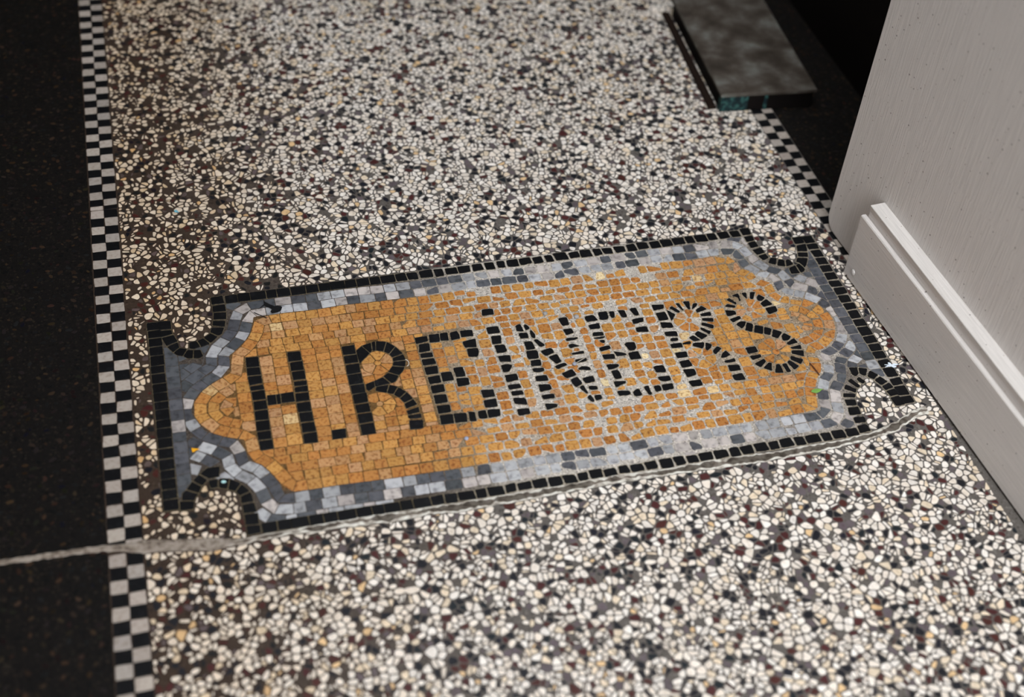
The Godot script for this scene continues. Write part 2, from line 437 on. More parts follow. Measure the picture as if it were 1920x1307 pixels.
# ---------------------------------------------------------------- meshes
class Bag:
	var v := PackedVector3Array()
	var n := PackedVector3Array()
	var c := PackedColorArray()
	var u := PackedVector2Array()
	func tri(a: Vector3, b: Vector3, d: Vector3, normal: Vector3, col: Color) -> void:
		v.append(a); v.append(b); v.append(d)
		n.append(normal); n.append(normal); n.append(normal)
		c.append(col); c.append(col); c.append(col)
	func quad(a: Vector3, b: Vector3, d: Vector3, e: Vector3, col := Color.WHITE) -> void:
		var normal := (d - a).cross(b - a).normalized()
		if normal == Vector3.ZERO: normal = (e - a).cross(d - a).normalized()
		tri(a, b, d, normal, col)
		tri(a, d, e, normal, col)
	func mesh() -> ArrayMesh:
		var m := ArrayMesh.new()
		var a := []
		a.resize(Mesh.ARRAY_MAX)
		a[Mesh.ARRAY_VERTEX] = v
		a[Mesh.ARRAY_NORMAL] = n
		a[Mesh.ARRAY_COLOR] = c
		if u.size() == v.size(): a[Mesh.ARRAY_TEX_UV] = u
		m.add_surface_from_arrays(Mesh.PRIMITIVE_TRIANGLES, a)
		return m

func inward(p: PackedVector2Array, by: float) -> PackedVector2Array:
	var r := PackedVector2Array()
	var k := p.size()
	for i in k:
		var a := (p[i] - p[(i + k - 1) % k]).normalized()
		var b := (p[(i + 1) % k] - p[i]).normalized()
		var na := Vector2(-a.y, a.x)
		var nb := Vector2(-b.y, b.x)
		r.append(p[i] + (na + nb) * (by / maxf(0.6, 1.0 + na.dot(nb))))
	return r

func slab(bag: Bag, poly: PackedVector2Array, low: float, high: float, bevel: float, col: Color, from := Vector2.ZERO, tilt := Vector2.ZERO, simple := false) -> void:
	# a flat piece with softened upper edges; poly in metres on the floor
	var p := facing_up(poly)
	var top := inward(p, bevel) if bevel > 0.0 else p
	var k := p.size()
	var drop := bevel * 0.7
	var up := Vector3(-tilt.x, 1.0, -tilt.y).normalized()
	var hi := func(v: Vector2) -> Vector3: return Vector3(v.x - from.x, high + (v - from).dot(tilt), v.y - from.y)
	if simple:
		var m := middle(top)
		for i in k:
			bag.tri(hi.call(m), hi.call(top[i]), hi.call(top[(i + 1) % k]), up, col)
	else:
		var t := Geometry2D.triangulate_polygon(top)
		for i in range(0, t.size(), 3):
			var a := top[t[i]]
			var b := top[t[i + 1]]
			var d := top[t[i + 2]]
			if (b - a).cross(d - a) < 0.0:
				var e := b
				b = d
				d = e
			bag.tri(hi.call(a), hi.call(b), hi.call(d), up, col)
	for i in k:
		var j := (i + 1) % k
		var ta: Vector3 = hi.call(top[i])
		var tb: Vector3 = hi.call(top[j])
		var ma := Vector3(p[i].x - from.x, ta.y - drop, p[i].y - from.y)
		var mb := Vector3(p[j].x - from.x, tb.y - drop, p[j].y - from.y)
		if bevel > 0.0:
			bag.quad(tb, ta, ma, mb, col)
		bag.quad(mb, ma, Vector3(ma.x, low, ma.z), Vector3(mb.x, low, mb.z), col)

func piece(called: String, poly_mm: PackedVector2Array, low: float, high: float, bevel: float, col: Color, mat: Material, parent: Node, tilt := Vector2.ZERO) -> MeshInstance3D:
	var p := PackedVector2Array()
	for v in poly_mm: p.append(v * 0.001)
	var m := middle(p)
	var bag := Bag.new()
	slab(bag, p, low, high, bevel, col, m, tilt)
	return mesh_node(called, bag.mesh(), mat, parent, Vector3(m.x, 0.0, m.y))

func shade(c: Color, by: float) -> Color:
	var l := c.srgb_to_linear()
	return Color(l.r * by, l.g * by, l.b * by)

func box_mesh(lo: Vector3, hi: Vector3, bevel := 0.0) -> ArrayMesh:
	var bag := Bag.new()
	slab(bag, PackedVector2Array([Vector2(lo.x, lo.z), Vector2(hi.x, lo.z), Vector2(hi.x, hi.z), Vector2(lo.x, hi.z)]), lo.y, hi.y, bevel, Color.WHITE)
	bag.quad(Vector3(lo.x, lo.y, hi.z), Vector3(hi.x, lo.y, hi.z), Vector3(hi.x, lo.y, lo.z), Vector3(lo.x, lo.y, lo.z))
	return bag.mesh()


# ---------------------------------------------------------------- materials
func noise_texture(sd: int, frequency: float, ramp: Gradient, size := 512, octaves := 4) -> NoiseTexture2D:
	var f := FastNoiseLite.new()
	f.seed = sd
	f.noise_type = FastNoiseLite.TYPE_SIMPLEX_SMOOTH
	f.frequency = frequency
	f.fractal_octaves = octaves
	var t := NoiseTexture2D.new()
	t.width = size
	t.height = size
	t.seamless = true
	t.noise = f
	t.color_ramp = ramp
	return t

func gradient(stops: Array, colours: Array) -> Gradient:
	var g := Gradient.new()
	g.offsets = PackedFloat32Array(stops)
	g.colors = PackedColorArray(colours)
	return g

func material(called: String, rough: float, shine := 0.4) -> StandardMaterial3D:
	var m := StandardMaterial3D.new()
	m.resource_name = called
	m.roughness = rough
	m.metallic_specular = shine
	M[called] = m
	return m

func triplanar(m: StandardMaterial3D, t: Texture2D, per_metre: float) -> void:
	m.albedo_texture = t
	m.uv1_triplanar = true
	m.uv1_world_triplanar = true
	m.uv1_scale = Vector3.ONE * per_metre

func disc(im: Image, at: Vector2i, r: float, c: Color) -> void:
	var k := int(ceil(r))
	for y in range(-k, k + 1):
		for x in range(-k, k + 1):
			if x * x + y * y <= r * r:
				im.set_pixel(posmod(at.x + x, im.get_width()), posmod(at.y + y, im.get_height()), c)

func mortar_picture(base: Color, spread: float, pale: Color, dark: Color, grains: int) -> ImageTexture:
	var im := Image.create(512, 512, false, Image.FORMAT_RGB8)
	im.fill(base)
	for i in grains:
		var c := base.lerp(pale if rng.randf() < 0.55 else dark, rng.randf() * spread)
		disc(im, Vector2i(rng.randi() % 512, rng.randi() % 512), rng.randf_range(0.8, 5.0) if rng.randf() < 0.4 else rng.randf_range(0.6, 2.0), c)
	return ImageTexture.create_from_image(im)

func scratched_picture() -> ImageTexture:
	var im := Image.create(1024, 1024, false, Image.FORMAT_RGB8)
	im.fill(Color8(15, 15, 17))
	for i in 900:
		disc(im, Vector2i(rng.randi() % 1024, rng.randi() % 1024), rng.randf_range(0.5, 14.0), Color8(15, 15, 17).lerp(Color8(24, 24, 27), rng.randf()))
	for i in 620:
		var p := Vector2(rng.randf() * 1024, rng.randf() * 1024)
		var d := Vector2.from_angle(rng.randfn(0.7, 0.7))
		var l := rng.randi_range(10, 70)
		var c := Color8(15, 15, 17).lerp(Color8(74, 74, 74), rng.randf() * 0.6)
		for k in l:
			im.set_pixel(posmod(int(p.x), 1024), posmod(int(p.y), 1024), c)
			p += d
	for i in 260:
		disc(im, Vector2i(rng.randi() % 1024, rng.randi() % 1024), rng.randf_range(0.5, 1.4), Color8(88, 88, 86))
	return ImageTexture.create_from_image(im)

func brushed_pictures() -> Array:
	# paint put on by brush: fine streaks along v, and black specks of dirt
	var n := FastNoiseLite.new()
	n.seed = 5
	n.frequency = 0.16
	n.fractal_octaves = 3
	var im := Image.create(512, 512, false, Image.FORMAT_RGB8)
	var hi := Image.create(512, 512, false, Image.FORMAT_L8)
	for y in 512:
		for x in 512:
			var s := n.get_noise_2d(x, y * 0.035)
			hi.set_pixel(x, y, Color.from_hsv(0, 0, clampf(0.5 + s * 0.75, 0, 1)))
			var k := 0.97 + s * 0.05
			im.set_pixel(x, y, Color(k, k, k))
	for i in 300:
		var big := rng.randf() < 0.16
		disc(im, Vector2i(rng.randi() % 512, rng.randi() % 512), rng.randf_range(1.0, 2.1) if big else rng.randf_range(0.6, 1.1), Color8(92, 80, 74) if big else Color8(168, 156, 148))
	hi.bump_map_to_normal_map(2.2)
	return [ImageTexture.create_from_image(im), ImageTexture.create_from_image(hi)]

func make_materials() -> void:
	var m := material("ochre", 0.5, 0.3)
	m.vertex_color_use_as_albedo = true
	triplanar(m, noise_texture(11, 0.022, gradient([0.0, 0.3, 0.48, 0.62, 0.8, 1.0], [Color8(132, 108, 96), Color8(222, 206, 194), Color8(250, 244, 236), Color8(255, 255, 255), Color8(236, 228, 230), Color8(204, 198, 210)]), 1024, 6), 7.0)
	m = material("grey_marble", 0.45, 0.3)
	m.vertex_color_use_as_albedo = true
	triplanar(m, noise_texture(23, 0.02, gradient([0.0, 0.35, 0.55, 1.0], [Color8(150, 150, 152), Color8(222, 222, 224), Color8(246, 246, 248), Color8(255, 255, 255)]), 1024, 5), 4.0)
	m = material("black_stone", 0.42, 0.25)
	m.vertex_color_use_as_albedo = true
	triplanar(m, scratched_picture(), 4.0)
	m = material("chip_stone", 0.42, 0.3)
	m.vertex_color_use_as_albedo = true
	triplanar(m, noise_texture(31, 0.05, gradient([0.0, 0.4, 1.0], [Color8(214, 208, 202), Color8(246, 244, 242), Color8(255, 255, 255)]), 512, 3), 5.0)
	m = material("dark_chip_stone", 0.5, 0.2)
	m.vertex_color_use_as_albedo = true
	m = material("matrix", 0.55, 0.25)
	m.vertex_color_use_as_albedo = true
	triplanar(m, mortar_picture(Color8(96, 91, 87), 0.6, Color8(132, 126, 120), Color8(56, 50, 47), 9000), 5.0)
	m = material("dark_matrix", 0.55, 0.2)
	triplanar(m, mortar_picture(Color8(19, 17, 16), 0.7, Color8(52, 44, 36), Color8(6, 6, 6), 7000), 5.0)
	m = material("pale_mortar", 0.85, 0.15)
	m.vertex_color_use_as_albedo = true
	triplanar(m, mortar_picture(Color8(174, 169, 163), 0.85, Color8(226, 220, 214), Color8(108, 106, 106), 16000), 7.0)
	m = material("cement", 0.8, 0.2)
	m.vertex_color_use_as_albedo = true
	triplanar(m, noise_texture(41, 0.03, gradient([0.0, 0.35, 0.6, 1.0], [Color8(104, 98, 92), Color8(188, 180, 172), Color8(230, 226, 220), Color8(255, 255, 252)]), 512, 5), 5.0)
	var brushed := brushed_pictures()
	m = material("white_paint", 0.42, 0.4)
	m.albedo_color = Color8(206, 199, 194)
	m.albedo_texture = brushed[0]
	m.normal_enabled = true
	m.normal_texture = brushed[1]
	m.normal_scale = 0.22
	m = material("plaster", 0.9, 0.2)
	m.albedo_color = Color8(92, 80, 70)
	m = material("ceiling_paint", 0.9, 0.2)
	m.albedo_color = Color8(200, 196, 190)
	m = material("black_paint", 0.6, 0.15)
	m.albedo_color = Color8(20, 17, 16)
	m = material("worn_wood", 0.75, 0.25)
	triplanar(m, noise_texture(51, 0.008, gradient([0.0, 0.4, 0.6, 1.0], [Color8(44, 38, 32), Color8(64, 57, 50), Color8(76, 70, 64), Color8(104, 104, 98)]), 512, 5), 4.0)
	m = material("teal_paint", 0.6, 0.3)
	triplanar(m, noise_texture(57, 0.03, gradient([0.0, 0.45, 0.62, 1.0], [Color8(10, 16, 20), Color8(20, 40, 44), Color8(38, 70, 68), Color8(60, 98, 92)]), 512, 4), 5.0)
	m = material("dark_brown", 0.8, 0.2)
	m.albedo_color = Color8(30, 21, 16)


# ---------------------------------------------------------------- the mosaic panel
func worn(p: Vector2) -> float:
	# how much mortar shows: the middle and the right half of the panel were walked on most
	var w := smoothstep(-230.0, 30.0, p.x) * (1.0 - 0.5 * smoothstep(160.0, 300.0, p.x))
	return clampf(w * (0.85 + 0.5 * noise_worn.get_noise_2d(p.x, p.y)), 0.0, 1.0)

func line_tiles(a: Vector2, b: Vector2, count: int, width: float, sag := 0.0) -> Array:
	var r := []
	var d := (b - a).normalized()
	var n := d.orthogonal()
	var cuts := [0.0]
	for i in range(1, count):
		cuts.append((i + rng.randf_range(-0.13, 0.13)) / count)
	cuts.append(1.0)
	for i in count:
		var m := a.lerp(b, (cuts[i] + cuts[i + 1]) * 0.5)
		var w := worn(m)
		var g := lerpf(0.85, 3.4, w * rng.randf_range(0.55, 1.2))
		var l: float = (cuts[i + 1] - cuts[i]) * a.distance_to(b) - g
		var h := width - lerpf(0.0, 3.0, w) * rng.randf_range(0.2, 1.0)
		var off: Vector2 = n * (rng.randf_range(-0.6, 0.6) * (0.3 + w) + sag * 4.0 * (cuts[i] * (1.0 - cuts[i])))
		var j := func() -> Vector2: return Vector2(rng.randf_range(-1, 1), rng.randf_range(-1, 1)) * lerpf(0.4, 1.3, w)
		r.append(PackedVector2Array([m + off - d * l / 2 - n * h / 2 + j.call(), m + off + d * l / 2 - n * h / 2 + j.call(), m + off + d * l / 2 + n * h / 2 + j.call(), m + off - d * l / 2 + n * h / 2 + j.call()]))
	return r

func strip_of(centres: Array) -> PackedVector2Array:
	var p := PackedVector2Array()
	for t in centres: p.append(middle(pts(t)))
	return p

func fan(centre: Vector2, radius: float, count: int) -> Array:
	# wedges round a small middle stone, as in the bowls of the letters
	var r := []
	var small := radius * 0.24
	var heart := PackedVector2Array()
	for k in 7: heart.append(centre + Vector2.from_angle(k * TAU / 7) * small)
	r.append(heart)
	var a := rng.randf()
	for k in count:
		var b := a + TAU / count * rng.randf_range(0.86, 1.14)
		r.append(PackedVector2Array([centre + Vector2.from_angle(a) * small, centre + Vector2.from_angle(a) * radius, centre + Vector2.from_angle((a + b) * 0.5) * radius * 1.05, centre + Vector2.from_angle(b) * radius, centre + Vector2.from_angle(b) * small]))
		a = b
	return r

func store(grid: Dictionary, p: PackedVector2Array) -> void:
	var k := Vector2i((middle(p) / 30.0).floor())
	if not grid.has(k): grid[k] = []
	grid[k].append(p)

func close_to(grid: Dictionary, p: Vector2) -> Array:
	var r := []
	var k := Vector2i((p / 30.0).floor())
	for y in range(-1, 2):
		for x in range(-1, 2):
			r += grid.get(k + Vector2i(x, y), [])
	return r

func band(outline: PackedVector2Array, from: float, to: float, pitch: float) -> Array:
	# a row of stones inside (or, below zero, outside) an outline
	var r := []
	var mid_line: Array = Geometry2D.offset_polygon(outline, -(from + to) * 0.5, Geometry2D.JOIN_ROUND)
	for line: PackedVector2Array in mid_line:
		var p := facing_up(line)
		var long := 0.0
		for i in p.size(): long += p[i].distance_to(p[(i + 1) % p.size()])
		var count := int(long / pitch)
		var marks := []
		for k in count: marks.append((k + rng.randf_range(-0.14, 0.14)) * long / count)
		var at := PackedVector2Array()
		var walk := 0.0
		var k := 0
		for i in p.size():
			var a := p[i]
			var b := p[(i + 1) % p.size()]
			var l := a.distance_to(b)
			while k < count and marks[k] <= walk + l:
				at.append(a.lerp(b, clampf((marks[k] - walk) / maxf(l, 0.001), 0, 1)))
				k += 1
			walk += l
		var half := (to - from) * 0.5
		var n := at.size()
		var side := PackedVector2Array()
		for i in n:
			var d := (at[(i + 1) % n] - at[(i + n - 1) % n]).normalized()
			side.append(Vector2(-d.y, d.x) * half)
		for i in n:
			var j := (i + 1) % n
			if at[i].distance_to(at[j]) < pitch * 2.5:
				r.append(PackedVector2Array([at[i] - side[i], at[j] - side[j], at[j] + side[j], at[i] + side[i]]))
	return r

class Near:
	var grid := {}
	var size := 20.0
	func add(p: Vector2) -> void:
		var k := Vector2i((p / size).floor())
		if not grid.has(k): grid[k] = PackedVector2Array()
		grid[k].append(p)
	func is_free(p: Vector2, r: float) -> bool:
		var k := Vector2i((p / size).floor())
		for y in range(-1, 2):
			for x in range(-1, 2):
				for q: Vector2 in grid.get(k + Vector2i(x, y), PackedVector2Array()):
					if q.distance_squared_to(p) < r * r: return false
		return true

func sign_outline() -> PackedVector2Array:
	var a := strip_of(ear_a_tiles)
	var b := strip_of(ear_b_tiles)
	var c := strip_of(ear_c_tiles)
	var d := strip_of(ear_d_tiles)
	var p := PackedVector2Array([Vector2(-475, -167), Vector2(-455, -167)])
	for i in a.size():
		if i != 5 and i != 6: p.append(a[i])
	p.append(Vector2(-372, -202)); p.append(Vector2(0, -208)); p.append(Vector2(371, -213))
	for i in b.size():
		if i != 6 and i != 7: p.append(b[i])
	p.append(Vector2(456, -183)); p.append(Vector2(475, -183)); p.append(Vector2(475, 158)); p.append(Vector2(456, 158))
	for i in c.size():
		if i != 5 and i != 6: p.append(c[i])
	p.append(Vector2(384, 197)); p.append(Vector2(150, 200)); p.append(Vector2(-150, 204)); p.append(Vector2(-372, 206))
	for i in range(d.size() - 1, -1, -1):
		if i != 4: p.append(d[i])
	p.append(Vector2(-456, 151)); p.append(Vector2(-475, 151))
	return facing_up(p)

func black_tile(p: PackedVector2Array, parent: Node) -> void:
	var w := worn(middle(p))
	var q := hand_cut(p, lerpf(0.9, 1.8, w), lerpf(0.25, 0.6, w))
	piece("black_tessera", q, -0.004, 0.0011 + rng.randf_range(0, 0.0004), 0.0005, Color.WHITE * rng.randf_range(0.8, 1.15), M.black_stone, parent, Vector2(rng.randfn(0, 0.008), rng.randfn(0, 0.008)))

func make_mosaic(outline: PackedVector2Array) -> Array:
	var root := Node3D.new()
	put(root, "mosaic_panel")
	tag(root, "rectangular mosaic panel of ochre stone with black capital letters, grey band and notched black frame", "mosaic")
	# black frame and letters
	var black := []
	var frame_part := Node3D.new()
	put(frame_part, "black_frame", root)
	var frame_tiles := []
	frame_tiles += line_tiles(Vector2(-466, -167), Vector2(-466, 151), 20, 17.2)
	frame_tiles += line_tiles(Vector2(465.5, -183), Vector2(466, 158), 21, 17.2)
	frame_tiles += line_tiles(Vector2(-371, -193.5), Vector2(371, -205), 42, 16.0, -1.0)
	frame_tiles += line_tiles(Vector2(-369, 196.5), Vector2(379, 189.5), 42, 14.5, -1.0)
	for list: Array in [ear_a_tiles, ear_b_tiles, ear_c_tiles, ear_d_tiles]:
		for t: Array in list: frame_tiles.append(pts(t))
	for t: PackedVector2Array in frame_tiles:
		black_tile(t, frame_part)
		black.append(t)
	for entry: Array in [["letter_h", letter_h_tiles], ["full_stop", full_stop_tiles], ["letter_r", letter_r_tiles], ["letter_e", letter_e_tiles], ["letter_i", letter_i_tiles], ["letter_n", letter_n_tiles], ["letter_e", second_letter_e_tiles], ["letter_r", second_letter_r_tiles], ["letter_s", letter_s_tiles]]:
		var part := Node3D.new()
		put(part, entry[0], root)
		for t: Array in entry[1]:
			black_tile(pts(t), part)
			black.append(pts(t))
	# the mortar that everything is bedded in: pale and sandy where it is worn, ochre-brown in the tight joints
	var bed := Bag.new()
	var step := 12.0
	for t: PackedVector2Array in black:
		var grown: Array = Geometry2D.offset_polygon(t, 0.5, Geometry2D.JOIN_MITER)
		if grown.size():
			var q := PackedVector2Array()
			for v: Vector2 in grown[0]: q.append(v * 0.001)
			slab(bed, q, 0.0, 0.00078, 0.0, Color8(140, 128, 104).lerp(Color8(206, 196, 176), smoothstep(0.0, 0.4, worn(middle(t)))).srgb_to_linear())
	for y in range(-220, 221, 12):
		for x in range(-480, 481, 12):
			var cell := PackedVector2Array([Vector2(x, y), Vector2(x + step, y), Vector2(x + step, y + step), Vector2(x, y + step)])
			for q: PackedVector2Array in Geometry2D.intersect_polygons(cell, outline):
				var t := Geometry2D.triangulate_polygon(q)
				for i in range(0, t.size(), 3):
					var abc := [q[t[i]], q[t[i + 1]], q[t[i + 2]]]
					if (abc[1] - abc[0]).cross(abc[2] - abc[0]) < 0.0: abc.reverse()
					for v: Vector2 in abc:
						var w := worn(v)
						var dirty := Color8(148, 116, 76) if Geometry2D.is_point_in_polygon(v, pts(ochre_outline)) else Color8(112, 104, 98)
						bed.v.append(Vector3(v.x, 0.55 - 0.2 * w + 0.2 * noise_worn.get_noise_2d(v.x * 5.0, v.y * 5.0) * w, v.y) * 0.001)
						bed.n.append(Vector3.UP)
						bed.c.append(dirty.lerp(Color8(255, 250, 244), smoothstep(0.03, 0.75, w)).srgb_to_linear())
	mesh_node("mortar_bed", bed.mesh(), M.pale_mortar, root)
	# ochre and grey fields: rows that follow the outline of the ochre shape, columns between the letters
	var ochre := facing_up(pts(ochre_outline))
	var blocks := {}
	for t: PackedVector2Array in black:
		var grown := Geometry2D.offset_polygon(t, 0.35, Geometry2D.JOIN_MITER)
		if grown.size(): store(blocks, grown[0])
	var done := {}
	var laid := []
	var lay := func(poly: PackedVector2Array, is_ochre: bool, least: float) -> void:
		var p := facing_up(poly)
		var whole := absf(area(p))
		p = largest(Geometry2D.intersect_polygons(p, ochre) if is_ochre else Geometry2D.clip_polygons(p, ochre))
		if p.size() > 2: p = largest(Geometry2D.intersect_polygons(p, outline))
		for there: Dictionary in [blocks, done]:
			for q: PackedVector2Array in close_to(there, middle(poly)):
				if p.size() > 2: p = largest(Geometry2D.clip_polygons(p, q))
		if p.size() < 3: return
		var left := absf(area(p))
		if left < least or (left < whole * 0.3 and least > 50.0): return
		store(done, p)
		laid.append([p, is_ochre])
	for q: PackedVector2Array in band(ochre, 0.2, 16.3, 16.5): lay.call(q, true, 40.0)
	for q: PackedVector2Array in band(ochre, 16.5, 31.0, 15.0):
		if absf(middle(q).x) > 374.0: lay.call(q, true, 40.0)
	for q: PackedVector2Array in band(ochre, 31.0, 46.0, 12.0):
		if absf(middle(q).x) > 380.0: lay.call(q, true, 40.0)
	for e: Array in FANS:
		for q: PackedVector2Array in fan(Vector2(e[0], e[1]), e[2], e[3]): lay.call(q, true, 22.0)
	for top in [true, false]:
		var y := -136.5 if top else 134.5
		for h: float in [14.5, 14.0, 13.5, 13.5]:
			var x := -372.0 - rng.randf() * 12.0
			while x < 374.0:
				var w := rng.randf_range(14.5, 21.0)
				var slope := -0.012 if top else 0.0
				var y0 := y + slope * (x + 340.0)
				var y1 := y0 + (h if top else -h)
				var lean := rng.randf_range(-1.6, 1.6)
				lay.call(PackedVector2Array([Vector2(x, y0), Vector2(x + w, y0), Vector2(x + w + lean, y1), Vector2(x + lean, y1)]), true, 60.0)
				x += w
			y += h if top else -h
	for seg: Array in [[-374, -357, 1], [-340, -305, 2], [-287, -235, 3], [-217, -138, 5], [-120, -40, 5], [-22, -7, 1], [11, 62, 3], [80, 93, 1], [111, 191, 5], [209, 290, 5], [290, 374, 5]]:
		var edges := []
		for k in seg[2] + 1: edges.append(lerpf(seg[0], seg[1], float(k) / seg[2]) + (rng.randf_range(-2, 2) if k > 0 and k < seg[2] else 0.0))
		for k in seg[2]:
			var y := -83.0 - rng.randf() * 9.0
			while y < 84.0:
				var h := rng.randf_range(13.5, 18.5)
				var t0 := rng.randf_range(-0.9, 0.9)
				lay.call(PackedVector2Array([Vector2(edges[k], y - t0), Vector2(edges[k + 1], y + t0), Vector2(edges[k + 1], y + h), Vector2(edges[k], y + h)]), true, 38.0)
				y += h
	for side in [-1.0, 1.0]:
		var y := -150.0
		while y < 150.0:
			var h := rng.randf_range(15.0, 20.0)
			lay.call(PackedVector2Array([Vector2(457.0 * side, y), Vector2(440.0 * side, y), Vector2(440.0 * side, y + h), Vector2(457.0 * side, y + h)]), false, 25.0)
			y += h
	for q: PackedVector2Array in band(ochre, -15.6, -0.2, 18.0): lay.call(q, false, 40.0)
	for q: PackedVector2Array in band(ochre, -31.2, -15.8, 18.0): lay.call(q, false, 35.0)
	for q: PackedVector2Array in band(ochre, -46.5, -31.4, 18.0): lay.call(q, false, 30.0)
	for size: float in [15.5, 12.0, 8.5]:
		for k in 5200:
			var p := Vector2(rng.randf_range(-470, 470), rng.randf_range(-205, 205))
			if not Geometry2D.is_point_in_polygon(p, outline): continue
			var free := true
			for there: Dictionary in [blocks, done]:
				for q: PackedVector2Array in close_to(there, p):
					if Geometry2D.is_point_in_polygon(p, q):
						free = false
						break
				if not free: break
			if not free: continue
			var d := Vector2.from_angle(rng.randf_range(-0.5, 0.5)) * size * 0.5
			var e := d.orthogonal()
			lay.call(PackedVector2Array([p - d - e, p + d - e, p + d + e, p - d + e]), Geometry2D.is_point_in_polygon(p, ochre), size * size * 0.28)
	var ochre_part := Node3D.new()
	put(ochre_part, "ochre_field", root)
	var grey_part := Node3D.new()
	put(grey_part, "grey_band", root)
	for entry: Array in laid:
		var poly: PackedVector2Array = entry[0]
		var s := middle(poly)
		var w := worn(s)
		var is_ochre: bool = entry[1]
		var gap := lerpf(0.48, 1.7, w * rng.randf_range(0.45, 1.15)) if is_ochre else lerpf(0.45, 1.3, w * rng.randf_range(0.4, 1.1))
		poly = tidy(largest(Geometry2D.offset_polygon(poly, -gap, Geometry2D.JOIN_MITER)), 1.2)
		if poly.size() < 3: continue
		if w > 0.3 and is_ochre and rng.randf() < 0.22:
			# worn down to a thin sliver of its former size
			var n := Vector2(0, 1 if rng.randf() < 0.5 else -1).rotated(rng.randfn(0.0, 0.25))
			poly = tidy(cut(poly, middle(poly) + n * rng.randf_range(0.5, 4.0), n), 1.0)
		elif rng.randf() < w * 0.45:
			var n := Vector2.from_angle(rng.randf() * TAU)
			poly = tidy(cut(poly, middle(poly) + n * rng.randf_range(3.0, 6.5), n), 1.0)
		if poly.size() < 3 or absf(area(poly)) < lerpf(20.0, 26.0, w) or slim(poly) or (is_ochre and rng.randf() < (w - 0.7) * 0.3): continue
		poly = hand_cut(poly, lerpf(0.6, 2.0, w), lerpf(0.25, 0.75, w))
		var tilt := Vector2(rng.randfn(0, 0.008), rng.randfn(0, 0.008))
		var high := 0.001 + rng.randf_range(0, 0.0004)
		if is_ochre:
			var tone := rng.randf()
			var called := "ochre_tessera"
			var c := Color8(200, 149, 82)
			var left := 1.0 - smoothstep(-260.0, -40.0, s.x)
			if tone < 0.38:
				c = Color8(184, 124, 66)
				called = "tawny_tessera"
			elif tone < 0.50 + 0.2 * left:
				c = Color8(192, 150, 114)
				called = "buff_tessera"
			elif tone > 0.982:
				c = Color8(234, 216, 174)
				called = "buff_tessera"
			c = c.lerp(Color8(202, 152, 90), rng.randf() * 0.35 + 0.2 * left)
			piece(called, poly, -0.004, high, 0.0004, shade(c, rng.randf_range(0.76, 0.98)), M.ochre, ochre_part, tilt)
		else:
			var edge := absf(s.x) > 438.0 or (s.x < -400.0 and s.y < -30.0) or (s.x > 395.0 and s.y > 30.0)
			var dark := rng.randf() < (0.85 if edge else 0.4)
			var c := Color8(86, 87, 91) if dark else Color8(172, 171, 172)
			if not dark and rng.randf() < 0.3: c = Color8(184, 174, 168)
			piece("slate_tessera" if dark else "grey_tessera", poly, -0.004, high, 0.0004, shade(c, rng.randf_range(0.72, 1.2)), M.grey_marble, grey_part, tilt)
	return black


# ---------------------------------------------------------------- the terrazzo floor
func checker_strip(floor_node: Node3D, called: String, columns: Array, rows: Array, first_white: int, skip: Callable) -> void:
	var part := Node3D.new()
	put(part, called, floor_node)
	for c in columns.size() - 1:
		for r in rows.size() - 1:
			var x0: float = columns[c]
			var x1: float = columns[c + 1]
			var z0: float = rows[r][0]
			var z1: float = rows[r + 1][0]
			var white: bool = (int(rows[r][1]) + c) % 2 == first_white
			var j := func() -> Vector2: return Vector2(rng.randf_range(-0.7, 0.7), rng.randf_range(-0.7, 0.7))
			var g := 0.45
			var p := PackedVector2Array([Vector2(x0 + g, z0 + g) + j.call(), Vector2(x1 - g, z0 + g) + j.call(), Vector2(x1 - g, z1 - g) + j.call(), Vector2(x0 + g, z1 - g) + j.call()])
			p = skip.call(p)
			if p.size() < 3: continue
			p = hand_cut(p, 1.0, 0.25)
			if white:
				var c3 := Color8(172, 161, 152) if rng.randf() < 0.8 else Color8(166, 157, 150)
				piece("white_checker_tile", p, -0.004, 0.0006, 0.0004, shade(c3, rng.randf_range(0.85, 1.12)), M.chip_stone, part)
			else:
				piece("black_checker_tile", p, -0.004, 0.0006, 0.0004, Color.WHITE * rng.randf_range(0.8, 1.1), M.black_stone, part)

func seen_size(p: PackedVector2Array) -> float:
	var m := middle(p) * 0.001
	var v := CAM_BASIS.inverse() * (Vector3(m.x, 0, m.y) - CAM)
	if absf(v.x / -v.z) > 0.375 or absf(v.y / -v.z) > 0.255: return 0.0
	return absf(area(p)) * CAM.y / pow(v.length(), 3.0)

func scatter(lo: Vector2, hi: Vector2, tries: int, base: float, allowed: Callable) -> PackedVector2Array:
	var r := PackedVector2Array()
	var near := Near.new()
	near.size = base * 1.6
	for i in tries:
		var p := Vector2(rng.randf_range(lo.x, hi.x), rng.randf_range(lo.y, hi.y))
		if near.is_free(p, base * rng.randf_range(0.62, 1.5)) and allowed.call(p):
			near.add(p)
			r.append(p)
	return r

